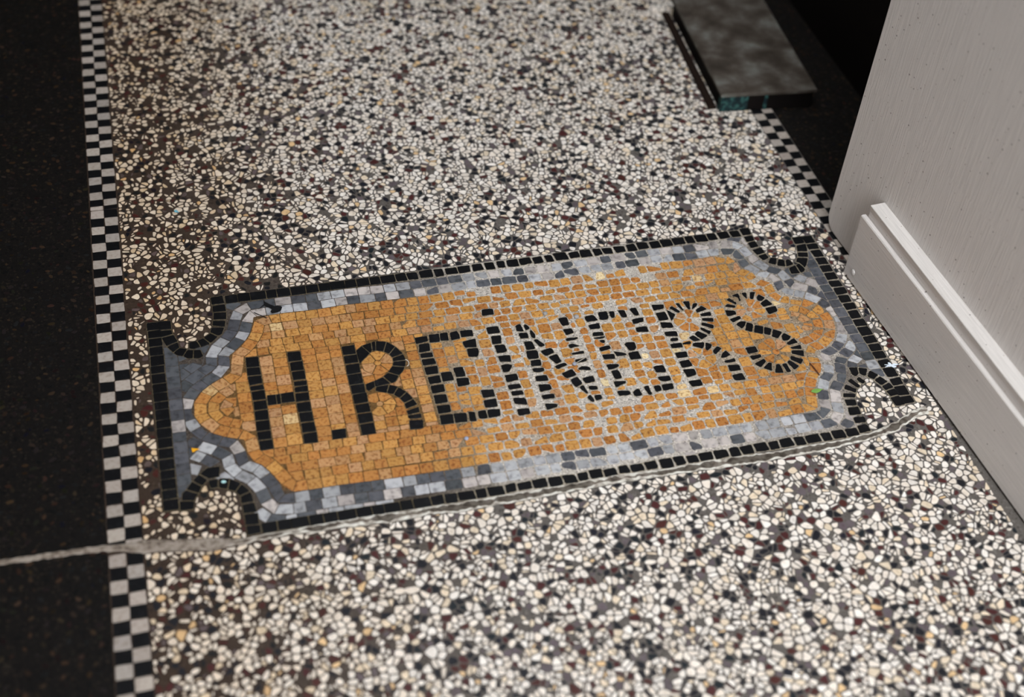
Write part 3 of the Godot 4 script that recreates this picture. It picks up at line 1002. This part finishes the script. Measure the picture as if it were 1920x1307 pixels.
func make_chips(floor_node: Node3D, outline: PackedVector2Array, black: Array, strip: PackedVector2Array) -> void:
	var keep_out := []
	var fat_outline: PackedVector2Array = largest(Geometry2D.offset_polygon(outline, 0.6, Geometry2D.JOIN_MITER))
	var near_outline: PackedVector2Array = largest(Geometry2D.offset_polygon(outline, 26.0, Geometry2D.JOIN_MITER))
	var strip_fat: PackedVector2Array = largest(Geometry2D.offset_polygon(strip, 18.0, Geometry2D.JOIN_MITER))
	var blocks := {}
	for t: PackedVector2Array in black:
		var g: Array = Geometry2D.offset_polygon(t, 0.7, Geometry2D.JOIN_MITER)
		if g.is_empty(): continue
		var k := Vector2i((middle(t) / 30.0).floor())
		if not blocks.has(k): blocks[k] = []
		blocks[k].append(g[0])
	var allowed := func(p: Vector2) -> bool: return not Geometry2D.is_point_in_polygon(p, fat_outline) and not Geometry2D.is_point_in_polygon(p, strip)
	var seeds := scatter(Vector2(-500, -1300), Vector2(501, 760), 120000, 6.9, allowed)
	var found := cells(seeds, 14.5)
	for i in seeds.size():
		var s := seeds[i]
		var poly: PackedVector2Array = found[i]
		if s.x < -480: poly = cut(poly, Vector2(-499.5, 0), Vector2(-1, 0))
		if s.x > 480: poly = cut(poly, Vector2(501.5, 0), Vector2(1, 0))
		if Geometry2D.is_point_in_polygon(s, near_outline):
			if poly.size() > 2: poly = largest(Geometry2D.clip_polygons(poly, fat_outline))
			var k := Vector2i((s / 30.0).floor())
			for y in range(-1, 2):
				for x in range(-1, 2):
					for q: PackedVector2Array in blocks.get(k + Vector2i(x, y), []):
						if poly.size() > 2: poly = largest(Geometry2D.clip_polygons(poly, q))
		if poly.size() > 2 and Geometry2D.is_point_in_polygon(s, strip_fat): poly = largest(Geometry2D.clip_polygons(poly, strip))
		if poly.size() < 3: continue
		# left of the panel and along its sides more of the dark ground shows
		var sparse := 1.0 - smoothstep(-480.0, -150.0, s.x + 90.0 * noise_worn.get_noise_2d(s.x, s.y))
		if s.y > 190.0: sparse *= 0.5
		var halves := [poly]
		if rng.randf() < 0.40:
			var n := Vector2.from_angle(rng.randf() * TAU)
			var m := middle(poly) + n * rng.randf_range(-1.5, 1.5)
			halves = [cut(poly, m, n), cut(poly, m, -n)]
		for h: PackedVector2Array in halves:
			if h.size() < 3 or rng.randf() < 0.04 + 0.16 * sparse: continue
			var gap := rng.randf_range(0.52, 1.08) + sparse * rng.randf_range(0.1, 0.6)
			h = tidy(largest(Geometry2D.offset_polygon(h, -gap, Geometry2D.JOIN_MITER)), 0.7)
			if h.size() < 3: continue
			if rng.randf() < 0.4:
				var n := Vector2.from_angle(rng.randf() * TAU)
				h = cut(h, middle(h) + n * rng.randf_range(1.6, 3.6), n)
			if h.size() < 3 or absf(area(h)) < 3.0: continue
			h = tidy(rounded(h, rng.randf_range(0.9, 2.2)), 0.25)
			if h.size() < 3: continue
			var tone := rng.randf()
			var c := Color8(230, 217, 203)
			var called := "cream_chip"
			if tone < 0.62:
				c = c.lerp(Color8(236, 229, 222), rng.randf())
			elif tone < 0.72:
				c = Color8(226, 208, 184)
			elif tone < 0.737:
				c = Color8(220, 186, 142)
				called = "amber_chip"
			elif tone < 0.87:
				c = Color8(32, 33, 38)
				called = "black_chip"
			elif tone < 0.955:
				c = Color8(74, 40, 38)
				called = "maroon_chip"
			else:
				c = Color8(98, 88, 92)
				called = "lilac_chip"
			c = c.lerp(Color(c.r * 0.95, c.g * 0.9, c.b * 0.83), sparse)
			chips.append({"p": h, "c": shade(c, rng.randf_range(0.85, 1.08)), "n": called, "s": seen_size(h)})
	chips.sort_custom(func(a, b): return a.s > b.s)
	var taken := {}
	var rest := Bag.new()
	for d in chips:
		var many: int = taken.get(d.n, 0)
		var high := 0.0003 + rng.randf_range(0, 0.0002)
		if many < 300 and d.s > 0.0:
			taken[d.n] = many + 1
			piece(d.n, d.p, -0.002, high, 0.00025, d.c, M.chip_stone, floor_node)
		else:
			var p := PackedVector2Array()
			for v in d.p: p.append(v * 0.001)
			slab(rest, p, -0.0004, high, 0.0, d.c, Vector2.ZERO, Vector2.ZERO, true)
	tag(mesh_node("terrazzo_chips", rest.mesh(), M.chip_stone, floor_node), "", "", "stuff")
	# the black terrazzo that runs along both walls, with a few brownish chips
	for side: Array in [["black_terrazzo_margin", Vector2(-690, -1300), Vector2(-539, 760)], ["black_terrazzo_margin", Vector2(538, -1300), Vector2(700, 0)]]:
		var bag := Bag.new()
		var lo: Vector2 = side[1]
		var hi: Vector2 = side[2]
		slab(bag, PackedVector2Array([lo * 0.001, Vector2(hi.x, lo.y) * 0.001, hi * 0.001, Vector2(lo.x, hi.y) * 0.001]), -0.003, 0.0004, 0.0, Color.WHITE)
		var part := mesh_node(side[0], bag.mesh(), M.dark_matrix, floor_node)
		var specks := Bag.new()
		var away := func(p: Vector2) -> bool: return not Geometry2D.is_point_in_polygon(p, strip)
		for s in scatter(lo + Vector2(3, 3), hi - Vector2(3, 3), 9000, 11.0, away):
			var q := PackedVector2Array()
			var turn := rng.randf() * TAU
			var long := rng.randf_range(2.0, 5.0)
			for k in 6:
				q.append((s + (Vector2.from_angle(k * TAU / 6 + rng.randf_range(-0.3, 0.3)) * Vector2(long, long * 0.6)).rotated(turn)) * 0.001)
			slab(specks, q, 0.0, 0.0007, 0.0001, shade([Color8(46, 38, 32), Color8(34, 31, 30), Color8(54, 41, 32), Color8(24, 24, 25)][rng.randi() % 4], rng.randf_range(0.5, 1.1)), Vector2.ZERO, Vector2.ZERO, true)
		tag(mesh_node("dark_chips", specks.mesh(), M.dark_chip_stone, part), "", "", "stuff")

func make_floor(outline: PackedVector2Array, black: Array) -> void:
	var ground := Bag.new()
	slab(ground, PackedVector2Array([Vector2(-0.9, -2.3), Vector2(1.5, -2.3), Vector2(1.5, 2.6), Vector2(-0.9, 2.6)]), -0.06, -0.001, 0.0, Color.WHITE)
	for gx in range(-18, 31):
		for gz in range(-46, 53):
			var q := []
			for e: Vector2 in [Vector2(0, 0), Vector2(1, 0), Vector2(1, 1), Vector2(0, 1)]:
				var v := (Vector2(gx, gz) + e) * 0.05
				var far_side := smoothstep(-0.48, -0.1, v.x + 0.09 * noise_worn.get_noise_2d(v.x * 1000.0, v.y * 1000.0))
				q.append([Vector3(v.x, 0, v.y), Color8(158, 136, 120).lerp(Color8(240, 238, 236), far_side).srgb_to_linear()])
			for k in [0, 1, 2, 0, 2, 3]:
				ground.v.append(q[k][0])
				ground.n.append(Vector3.UP)
				ground.c.append(q[k][1])
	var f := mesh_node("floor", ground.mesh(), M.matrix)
	tag(f, "terrazzo floor of cream, black and maroon chips in dark cement with checkered tile borders", "floor", "structure")
	# the repaired saw cut in front of the panel
	var far := pts(strip_far_edge)
	var close := pts(strip_near_edge)
	var strip := far.duplicate()
	for i in range(close.size() - 1, -1, -1): strip.append(close[i])
	strip = facing_up(strip)
	make_chips(f, outline, black, strip)
	var body := Bag.new()
	var lip := Bag.new()
	var k := 420
	var prev := []
	for i in k + 1:
		var x := lerpf(-689.0, 484.0, float(i) / k)
		var a := on_line(far, x)
		var b := on_line(close, x)
		var fine := noise_worn.get_noise_2d(x * 6.0, 7.0)
		var rough2 := noise_worn.get_noise_2d(x * 5.0, 90.0)
		var left := 1.0 - smoothstep(-430.0, -330.0, x)
		var light := smoothstep(-0.05, 0.25, noise_worn.get_noise_2d(x * 1.1, 300.0))
		var row := [a + 1.2 * fine, a + 2.4 + 3.2 * fine + 2.2 * light, b - 2.4 + 3.4 * rough2 - 2.4 * light, b + 2.2 * rough2]
		row[1] = clampf(row[1], row[0] + 0.6, (row[0] + row[3]) * 0.5)
		row[2] = clampf(row[2], row[1] + 0.5, row[3] - 0.4)
		var dark := Color8(104, 98, 93).lerp(Color8(158, 148, 140), maxf(left, light * 0.5)).srgb_to_linear()
		var pale := Color8(228, 226, 220).lerp(Color8(164, 154, 146), left).srgb_to_linear()
		var here := [x, row, dark, pale]
		if prev.size():
			var pr: Array = prev[1]
			for band in 3:
				var col: Color = dark if band == 1 else pale
				var y := [0.0007, 0.0013, 0.0009, 0.0006]
				(body if band == 1 else lip).quad(Vector3(prev[0], 0, pr[band]) * 0.001 + Vector3(0, y[band], 0), Vector3(x, 0, row[band]) * 0.001 + Vector3(0, y[band], 0), Vector3(x, 0, row[band + 1]) * 0.001 + Vector3(0, y[band + 1], 0), Vector3(prev[0], 0, pr[band + 1]) * 0.001 + Vector3(0, y[band + 1], 0), col)
		prev = here
	var strip_node := mesh_node("cement_strip", body.mesh(), M.cement, f)
	mesh_node("pale_lip", lip.mesh(), M.cement, strip_node)
	# checkered borders
	var rows := []
	var z := -1306.6
	var n := 0
	while z < -425.0:
		rows.append([z, n])
		z += 17.78
		n += 1
	rows.append([-421.0, n]); rows.append([-411.5, n + 2])
	z = -393.0
	n += 3
	while z < 780.0:
		rows.append([z, n])
		z += 18.0
		n += 1
	var clear := func(p: PackedVector2Array) -> PackedVector2Array:
		if absf(middle(p).y - 196.0) > 40.0: return p
		return tidy(largest(Geometry2D.clip_polygons(p, strip)), 0.8)
	checker_strip(f, "checkered_border", [-538.0, -519.2, -500.3], rows, 0, clear)
	rows = []
	z = -485.8 - 17.65 * 44
	n = 0
	while z < 150.0:
		rows.append([z, n])
		z += 17.65
		n += 1
	checker_strip(f, "checkered_border", [502.0, 519.8, 537.0], rows, 0, clear)

func on_line(p: PackedVector2Array, x: float) -> float:
	for i in range(1, p.size()):
		if x <= p[i].x: return lerpf(p[i - 1].y, p[i].y, clampf((x - p[i - 1].x) / (p[i].x - p[i - 1].x), 0, 1))
	return p[p.size() - 1].y


# ---------------------------------------------------------------- walls, skirting, step
func swept(profile: PackedVector2Array, o: Vector3, along: Vector3, out: Vector3, t0: float, t1: float) -> ArrayMesh:
	# profile (distance out from the wall line, height), swept along the wall, its ends closed
	var bag := Bag.new()
	var at := func(p: Vector2, t: float) -> Vector3: return o + along * t + out * p.x + Vector3.UP * p.y
	var run := 0.0
	var k := profile.size()
	for i in k:
		var a := profile[i]
		var b := profile[(i + 1) % k]
		var l := a.distance_to(b)
		bag.quad(at.call(a, t0), at.call(a, t1), at.call(b, t1), at.call(b, t0))
		var ua := Vector2(run * 4.0, t0 * 4.0)
		var ub := Vector2((run + l) * 4.0, t0 * 4.0)
		var dv := Vector2(0, (t1 - t0) * 4.0)
		for q in [ua, ua + dv, ub + dv, ua, ub + dv, ub]: bag.u.append(q)
		run += l
	for end in [[t0, false], [t1, true]]:
		var t := Geometry2D.triangulate_polygon(profile)
		for i in range(0, t.size(), 3):
			var a: Vector3 = at.call(profile[t[i]], end[0])
			var b: Vector3 = at.call(profile[t[i + 1]], end[0])
			var c: Vector3 = at.call(profile[t[i + 2]], end[0])
			var want := along * (1.0 if end[1] else -1.0)
			if (c - a).cross(b - a).dot(want) < 0.0:
				var e := b
				b = c
				c = e
			bag.tri(a, b, c, want, Color.WHITE)
			for q in [profile[t[i]], profile[t[i + 1]], profile[t[i + 2]]]: bag.u.append(q * 4.0)
	return bag.mesh()

func make_walls() -> void:
	var along := Vector3(0.062529, 0, 0.998043)
	var out := Vector3(-0.998043, 0, 0.062529)
	var o := Vector3(0.48532, 0, -0.09099)
	# white wall end: its face is drawn in (along, height), with the lower far corner rounded off
	var bag := Bag.new()
	var face := PackedVector2Array([Vector2(2.5, 0.004), Vector2(2.5, 3.2), Vector2(-0.1085, 3.2), Vector2(-0.1085, 0.034)])
	for i in 9:
		var a := PI + i * (PI / 2) / 8.0
		face.append(Vector2(-0.0865 + 0.022 * cos(a), 0.026 - 0.022 * sin(a) * -1.0))
	face = tidy(face, 0.0005)
	var back := -0.026
	var thick := 0.5
	var t := Geometry2D.triangulate_polygon(face)
	var at := func(p: Vector2, d: float) -> Vector3: return o + along * p.x + Vector3.UP * p.y + out * d
	for i in range(0, t.size(), 3):
		for side in 2:
			var d := back if side == 0 else back - thick
			var want := out if side == 0 else -out
			var a: Vector3 = at.call(face[t[i]], d)
			var b: Vector3 = at.call(face[t[i + 1]], d)
			var c: Vector3 = at.call(face[t[i + 2]], d)
			var pa := face[t[i]]
			var pb := face[t[i + 1]]
			var pc := face[t[i + 2]]
			if (c - a).cross(b - a).dot(want) < 0.0:
				var e := b
				b = c
				c = e
				var pe := pb
				pb = pc
				pc = pe
			bag.tri(a, b, c, want, Color.WHITE)
			for q in [pa, pb, pc]: bag.u.append(q * 4.0)
	for i in face.size():
		var p := face[i]
		var q := face[(i + 1) % face.size()]
		var a: Vector3 = at.call(p, back)
		var b: Vector3 = at.call(q, back)
		var c: Vector3 = at.call(q, back - thick)
		var d: Vector3 = at.call(p, back - thick)
		var normal := (c - a).cross(b - a).normalized()
		var mid2 := (p + q) * 0.5 - Vector2(1.2, 1.6)
		if normal.dot(along * mid2.x + Vector3.UP * mid2.y) < 0.0: bag.quad(a, d, c, b)
		else: bag.quad(a, b, c, d)
		for k in 6: bag.u.append(Vector2(0.3, 0.2) * k)
	tag(mesh_node("wall_right", bag.mesh(), M.white_paint), "off-white painted wall end with brush marks and a rounded lower corner", "wall", "structure")
	# stepped skirting board in front of it
	var b := Node3D.new()
	put(b, "baseboard_right")
	tag(b, "white painted skirting with two stepped ledges along the wall end", "skirting", "structure")
	var low := PackedVector2Array([Vector2(0.0, 0.005), Vector2(0.0, 0.1065), Vector2(-0.0012, 0.108), Vector2(-0.0068, 0.108), Vector2(-0.008, 0.1065), Vector2(-0.008, 0.005)])
	mesh_node("lower_board", swept(low, o, along, out, -0.0035, 2.5), M.white_paint, b)
	var high := PackedVector2Array([Vector2(-0.0078, 0.0), Vector2(-0.0072, 0.118), Vector2(-0.0054, 0.124), Vector2(-0.0048, 0.1282), Vector2(-0.0054, 0.129), Vector2(-0.0262, 0.1298), Vector2(-0.0262, 0.0)])
	mesh_node("upper_board", swept(high, o, along, out, 0.003, 2.5), M.white_paint, b)
	var nub := SphereMesh.new()
	nub.radius = 0.0042
	nub.height = 0.0036
	var nail := mesh_node("painted_nail_head", nub, M.white_paint, b, o + along * 0.0165 + Vector3.UP * 0.021)
	nail.basis = Basis(along, out, along.cross(out))
	# the other sides of the entrance
	tag(mesh_node("wall_left", box_mesh(Vector3(-0.86, -0.02, -2.3), Vector3(-0.69, 3.2, 2.6)), M.plaster), "dark plastered side wall of the entrance beside the black terrazzo margin", "wall", "structure")
	tag(mesh_node("wall_back", box_mesh(Vector3(-0.86, -0.02, -2.4), Vector3(1.5, 3.2, -2.3)), M.black_paint), "dark wall at the far end of the entrance", "wall", "structure")
	tag(mesh_node("wall_recess", box_mesh(Vector3(0.7, -0.02, -2.3), Vector3(0.85, 3.2, -0.16)), M.black_paint), "black painted wall of the dark recess behind the white wall end", "wall", "structure")
	tag(mesh_node("ceiling", box_mesh(Vector3(-0.86, 3.2, -2.4), Vector3(1.5, 3.3, -1.5)), M.ceiling_paint), "ceiling over the inner part of the entrance", "ceiling", "structure")
	tag(mesh_node("added_trim_2", box_mesh(Vector3(-0.7, 2.3, -2.3), Vector3(-0.36, 2.38, 2.6)), M.plaster), "added unseen plaster ledge that shades the left side of the floor", "canopy", "structure")  # unseen ledge, added to block sky and darken the left of the floor
	tag(mesh_node("added_trim_1", box_mesh(Vector3(0.42, 2.1, -2.3), Vector3(0.86, 2.2, -0.22)), M.black_paint), "added unseen black lintel that darkens the recess", "lintel", "structure")  # unseen lid added over the recess, widened to shade step and right border

func make_step() -> void:
	var s := Node3D.new()
	put(s, "step_block")
	s.position = Vector3(0.448, 0, -0.501)
	s.rotation.y = -0.0626
	tag(s, "low step block with worn grey top and peeling teal front blackened at right as painted shade in the dark recess", "step")
	mesh_node("tread", box_mesh(Vector3(-0.003, 0.030, -0.30), Vector3(0.16, 0.036, 0.003), 0.002), M.worn_wood, s)
	mesh_node("teal_riser", box_mesh(Vector3(0, 0.0006, -0.012), Vector3(0.046, 0.030, 0.0), 0.001), M.teal_paint, s)
	mesh_node("shade_painted_riser", box_mesh(Vector3(0.046, 0.0006, -0.012), Vector3(0.156, 0.030, -0.0006), 0.001), M.black_paint, s)  # right part of the teal front, its shade put in as black
	mesh_node("teal_patch", box_mesh(Vector3(0.073, 0.0006, -0.008), Vector3(0.079, 0.030, 0.0), 0.0005), M.teal_paint, s)
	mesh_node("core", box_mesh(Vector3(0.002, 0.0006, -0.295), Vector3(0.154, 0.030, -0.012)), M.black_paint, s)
	mesh_node("brown_strip", box_mesh(Vector3(-0.016, 0.0006, -0.30), Vector3(-0.003, 0.006, -0.008), 0.003), M.dark_brown, s)  # low dark brown strip along the left side of the block


# ---------------------------------------------------------------- small things lying on the floor
func tube(points: PackedVector3Array, radius: float, sides := 8) -> ArrayMesh:
	var bag := Bag.new()
	for i in points.size() - 1:
		var rings := []
		for e in [i, i + 1]:
			var d := (points[mini(e + 1, points.size() - 1)] - points[maxi(e - 1, 0)]).normalized()
			var a := d.cross(Vector3.UP).normalized()
			var b := a.cross(d).normalized()
			var r := []
			for k in sides: r.append(points[e] + (a * cos(TAU * k / sides) + b * sin(TAU * k / sides)) * radius)
			rings.append(r)
		for k in sides:
			var j := (k + 1) % sides
			bag.quad(rings[0][k], rings[1][k], rings[1][j], rings[0][j])
	return bag.mesh()

func blade(outline: PackedVector2Array, rise: Callable, thick: float) -> ArrayMesh:
	var bag := Bag.new()
	var t := Geometry2D.triangulate_polygon(outline)
	var up := func(v: Vector2) -> Vector3: return Vector3(v.x, rise.call(v), v.y) * 0.001
	for i in range(0, t.size(), 3):
		var q := [outline[t[i]], outline[t[i + 1]], outline[t[i + 2]]]
		if (q[1] - q[0]).cross(q[2] - q[0]) < 0.0: q.reverse()
		var a: Vector3 = up.call(q[0])
		var b: Vector3 = up.call(q[1])
		var c: Vector3 = up.call(q[2])
		var d := Vector3(0, thick * 0.001, 0)
		bag.tri(a + d, b + d, c + d, (c - a).cross(b - a).normalized(), Color.WHITE)
		bag.tri(c, b, a, -(c - a).cross(b - a).normalized(), Color.WHITE)
	var p := facing_up(outline)
	for i in p.size():
		var a: Vector3 = up.call(p[i])
		var b: Vector3 = up.call(p[(i + 1) % p.size()])
		var d := Vector3(0, thick * 0.001, 0)
		bag.quad(b + d, a + d, a, b)
	return bag.mesh()

func plain(c: Color, rough := 0.6) -> StandardMaterial3D:
	var m := StandardMaterial3D.new()
	m.albedo_color = c
	m.roughness = rough
	m.metallic_specular = 0.3
	return m

func leaf_outline(long: float, wide: float, n := 9) -> PackedVector2Array:
	var p := PackedVector2Array()
	for i in n: p.append(Vector2(lerpf(-long, long, float(i) / (n - 1)), -wide * sin(PI * pow(float(i) / (n - 1), 0.8))))
	for i in range(n - 2, 0, -1): p.append(Vector2(lerpf(-long, long, float(i) / (n - 1)), wide * sin(PI * pow(float(i) / (n - 1), 0.8))))
	return tidy(p, 0.05)

func make_litter() -> void:
	# green leaf
	var leaf := Node3D.new()
	put(leaf, "fallen_leaf")
	leaf.position = Vector3(0.3535, 0.0016, 0.115)
	leaf.rotation.y = 0.1
	tag(leaf, "small bright green leaf lying at the near edge of the ochre field", "leaf")
	mesh_node("leaf_blade", blade(leaf_outline(8.5, 3.6), func(v: Vector2) -> float: return 0.4 + 0.09 * absf(v.y) + 0.012 * v.x * v.x, 0.25), plain(Color8(112, 152, 74)), leaf)
	mesh_node("leaf_stalk", tube(PackedVector3Array([Vector3(0.008, 0.0015, 0), Vector3(0.0105, 0.0012, 0.0006)]), 0.0003, 6), plain(Color8(120, 130, 60)), leaf)
	# yellow petal
	var petal := Node3D.new()
	put(petal, "yellow_petal")
	petal.position = Vector3(-0.432, 0.0015, 0.065)
	tag(petal, "tiny golden yellow petal lying on the grey stones by the black frame", "petal")
	mesh_node("petal_blade", blade(PackedVector2Array([Vector2(-4, -3), Vector2(-1, -2.2), Vector2(4.5, -0.4), Vector2(5.6, 0.6), Vector2(1, 1.4), Vector2(-2, 4), Vector2(-3.6, 3.6)]), func(v: Vector2) -> float: return 0.5 + 0.08 * v.x * v.x * 0.3 + 0.15 * absf(v.y), 0.3), plain(Color8(226, 160, 24)), petal)
	# black feather on the far grey band
	var feather := Node3D.new()
	put(feather, "black_feather")
	feather.position = Vector3(-0.3175, 0.0016, -0.163)
	tag(feather, "ragged black feather scrap lying on the grey band near the frame corner", "feather")
	var vane := PackedVector2Array([Vector2(-4, -17), Vector2(-1.5, -14), Vector2(4, -8), Vector2(9, -4.5), Vector2(13, -6), Vector2(14, -4.6), Vector2(17.5, -4), Vector2(18.5, -1), Vector2(16, 5), Vector2(11, 8), Vector2(4, 9), Vector2(2.2, 5), Vector2(5, 1), Vector2(1.5, -3), Vector2(-4, -9), Vector2(-8, -6), Vector2(-13, -1.5), Vector2(-8, -7.5), Vector2(-4, -11.5)])
	mesh_node("vane", blade(vane, func(v: Vector2) -> float: return 0.6 + 0.5 * sin(v.x * 0.3) + 0.04 * absf(v.y), 0.25), plain(Color8(16, 16, 18), 0.5), feather)
	mesh_node("quill", tube(PackedVector3Array([Vector3(-0.019, 0.001, 0.003), Vector3(-0.012, 0.0016, 0.010), Vector3(-0.004, 0.001, 0.0165)]), 0.0006, 6), plain(Color8(14, 14, 16), 0.5), feather)
	# brown twig
	var twig := tube(PackedVector3Array([Vector3(-0.0025, 0.0006, -0.012), Vector3(-0.0012, 0.0016, -0.004), Vector3(0.0004, 0.0012, 0.004), Vector3(0.0016, 0.0006, 0.011)]), 0.0008, 7)
	tag(mesh_node("twig", twig, plain(Color8(88, 52, 34)), self, Vector3(0.367, 0.0018, 0.078)), "short brown twig lying on ochre stones beside the last letter", "twig")
	# nail
	var nail := Node3D.new()
	put(nail, "nail")
	nail.position = Vector3(0.056, 0.0016, 0.011)
	tag(nail, "thin grey nail with a round head lying across the worn N", "nail")
	mesh_node("shank", tube(PackedVector3Array([Vector3(0, 0.002, 0), Vector3(0.026, 0.0008, -0.0135)]), 0.00055, 7), plain(Color8(150, 142, 132), 0.4), nail)
	var head := SphereMesh.new()
	head.radius = 0.0028
	head.height = 0.0044
	mesh_node("nail_head", head, plain(Color8(140, 144, 156), 0.4), nail, Vector3(0, 0.0022, 0))
	# curl of white thread
	var curl := PackedVector3Array()
	for i in 9: curl.append(Vector3(-0.004 + 0.0045 * cos(-1.3 + i * 0.33), 0.0006 + 0.0004 * sin(i * 0.9), 0.0062 * sin(-1.3 + i * 0.33)))
	tag(mesh_node("white_thread", tube(curl, 0.0004, 6), plain(Color8(214, 210, 200)), self, Vector3(-0.1545, 0.0015, -0.032)), "short curl of white thread lying beside the bowl of the first R", "thread")
	# pebbles
	for e: Array in [[Vector3(0.084, 0.0024, -0.076), Color8(150, 148, 150), 3.6, "round grey pebble lying between the tops of the N and the following E"], [Vector3(0.0439, 0.0024, -0.0895), Color8(140, 138, 136), 3.4, "grey pebble lying in worn mortar above the diagonal of the N"], [Vector3(-0.110, 0.0024, 0.109), Color8(150, 156, 176), 2.8, "pale blue pebble lying on ochre stones below the first E"]]:
		var bag := SphereMesh.new()
		bag.radius = e[2] * 0.001
		bag.height = e[2] * 0.0013
		bag.radial_segments = 14
		bag.rings = 7
		tag(mesh_node("pebble", bag, plain(e[1]), self, e[0]), e[3], "pebble", "", "pebbles lying on the mosaic")
	# splash of white plaster on the frame at the right
	var splash := PackedVector2Array()
	for i in 44:
		var r := 4.6 + 5.0 * noise_worn.get_noise_2d(i * 17.0, 55.0) + rng.randf_range(-0.7, 0.7)
		splash.append(Vector2.from_angle(i * TAU / 44.0 + 0.4) * Vector2(r * 1.6, r * 0.7))
	tag(mesh_node("plaster_splash", blade(splash, func(_v: Vector2) -> float: return 0.0, 0.4), plain(Color8(214, 222, 232), 0.8), self, Vector3(0.472, 0.0015, 0.0895)), "ragged splash of white plaster on the black frame beside the skirting", "splash")
	var paint := PackedVector2Array([Vector2(-3, -1), Vector2(0, -2.4), Vector2(2.6, -1), Vector2(3, 1), Vector2(0.4, 2), Vector2(-2, 1.4)])
	tag(mesh_node("paint_drop", blade(paint, func(_v: Vector2) -> float: return 0.0, 0.4), plain(Color8(176, 214, 214), 0.5), self, Vector3(-0.404, 0.0016, 0.1205)), "dried pale drop of paint on the black notch of the near frame corner", "paint drop")
	var blue := PackedVector2Array([Vector2(-2.6, -3), Vector2(0.6, -3.6), Vector2(2.4, -0.5), Vector2(3.6, 3), Vector2(0, 1.6), Vector2(-2, 2)])
	tag(mesh_node("blue_flake", blade(blue, func(_v: Vector2) -> float: return 0.3, 0.3), plain(Color8(108, 170, 190), 0.5), self, Vector3(-0.420, 0.0006, -0.390)), "small blue flake lying on the terrazzo beyond the panel", "flake")


func _ready() -> void:
	rng.seed = 20240611
	noise_worn.seed = 9
	noise_worn.frequency = 0.012
	noise_worn.fractal_octaves = 3
	# camera
	var camera := Camera3D.new()
	camera.name = "camera"
	camera.transform = Transform3D(CAM_BASIS.orthonormalized(), CAM)
	camera.near = 0.05
	camera.far = 60.0
	var lens := CameraAttributesPhysical.new()
	lens.frustum_focal_length = 46.82
	lens.exposure_aperture = 2.2
	lens.frustum_focus_distance = 1.83
	camera.attributes = lens
	camera.fov = rad_to_deg(2.0 * atan(653.5 / 2550.0))
	add_child(camera)
	# overcast sky
	var env := Environment.new()
	env.tonemap_mode = Environment.TONE_MAPPER_LINEAR
	env.tonemap_exposure = 1.0
	env.background_mode = Environment.BG_SKY
	env.sdfgi_enabled = true
	env.ssao_enabled = true
	env.ssil_enabled = true
	var sky := ProceduralSkyMaterial.new()
	sky.sky_top_color = Color(0.965, 0.985, 1.0)
	sky.sky_horizon_color = Color(0.94, 0.955, 0.965)
	sky.ground_bottom_color = Color(0.4, 0.39, 0.37)
	sky.ground_horizon_color = Color(0.5, 0.5, 0.48)
	sky.sky_energy_multiplier = 1.0
	sky.sun_angle_max = 1.0
	env.sky = Sky.new()
	env.sky.sky_material = sky
	env.background_energy_multiplier = 7.0
	var world := WorldEnvironment.new()
	world.name = "world"
	world.environment = env
	add_child(world)

	make_materials()
	var outline := sign_outline()
	make_walls()
	var black := make_mosaic(outline)
	make_floor(outline, black)
	make_step()
	make_litter()
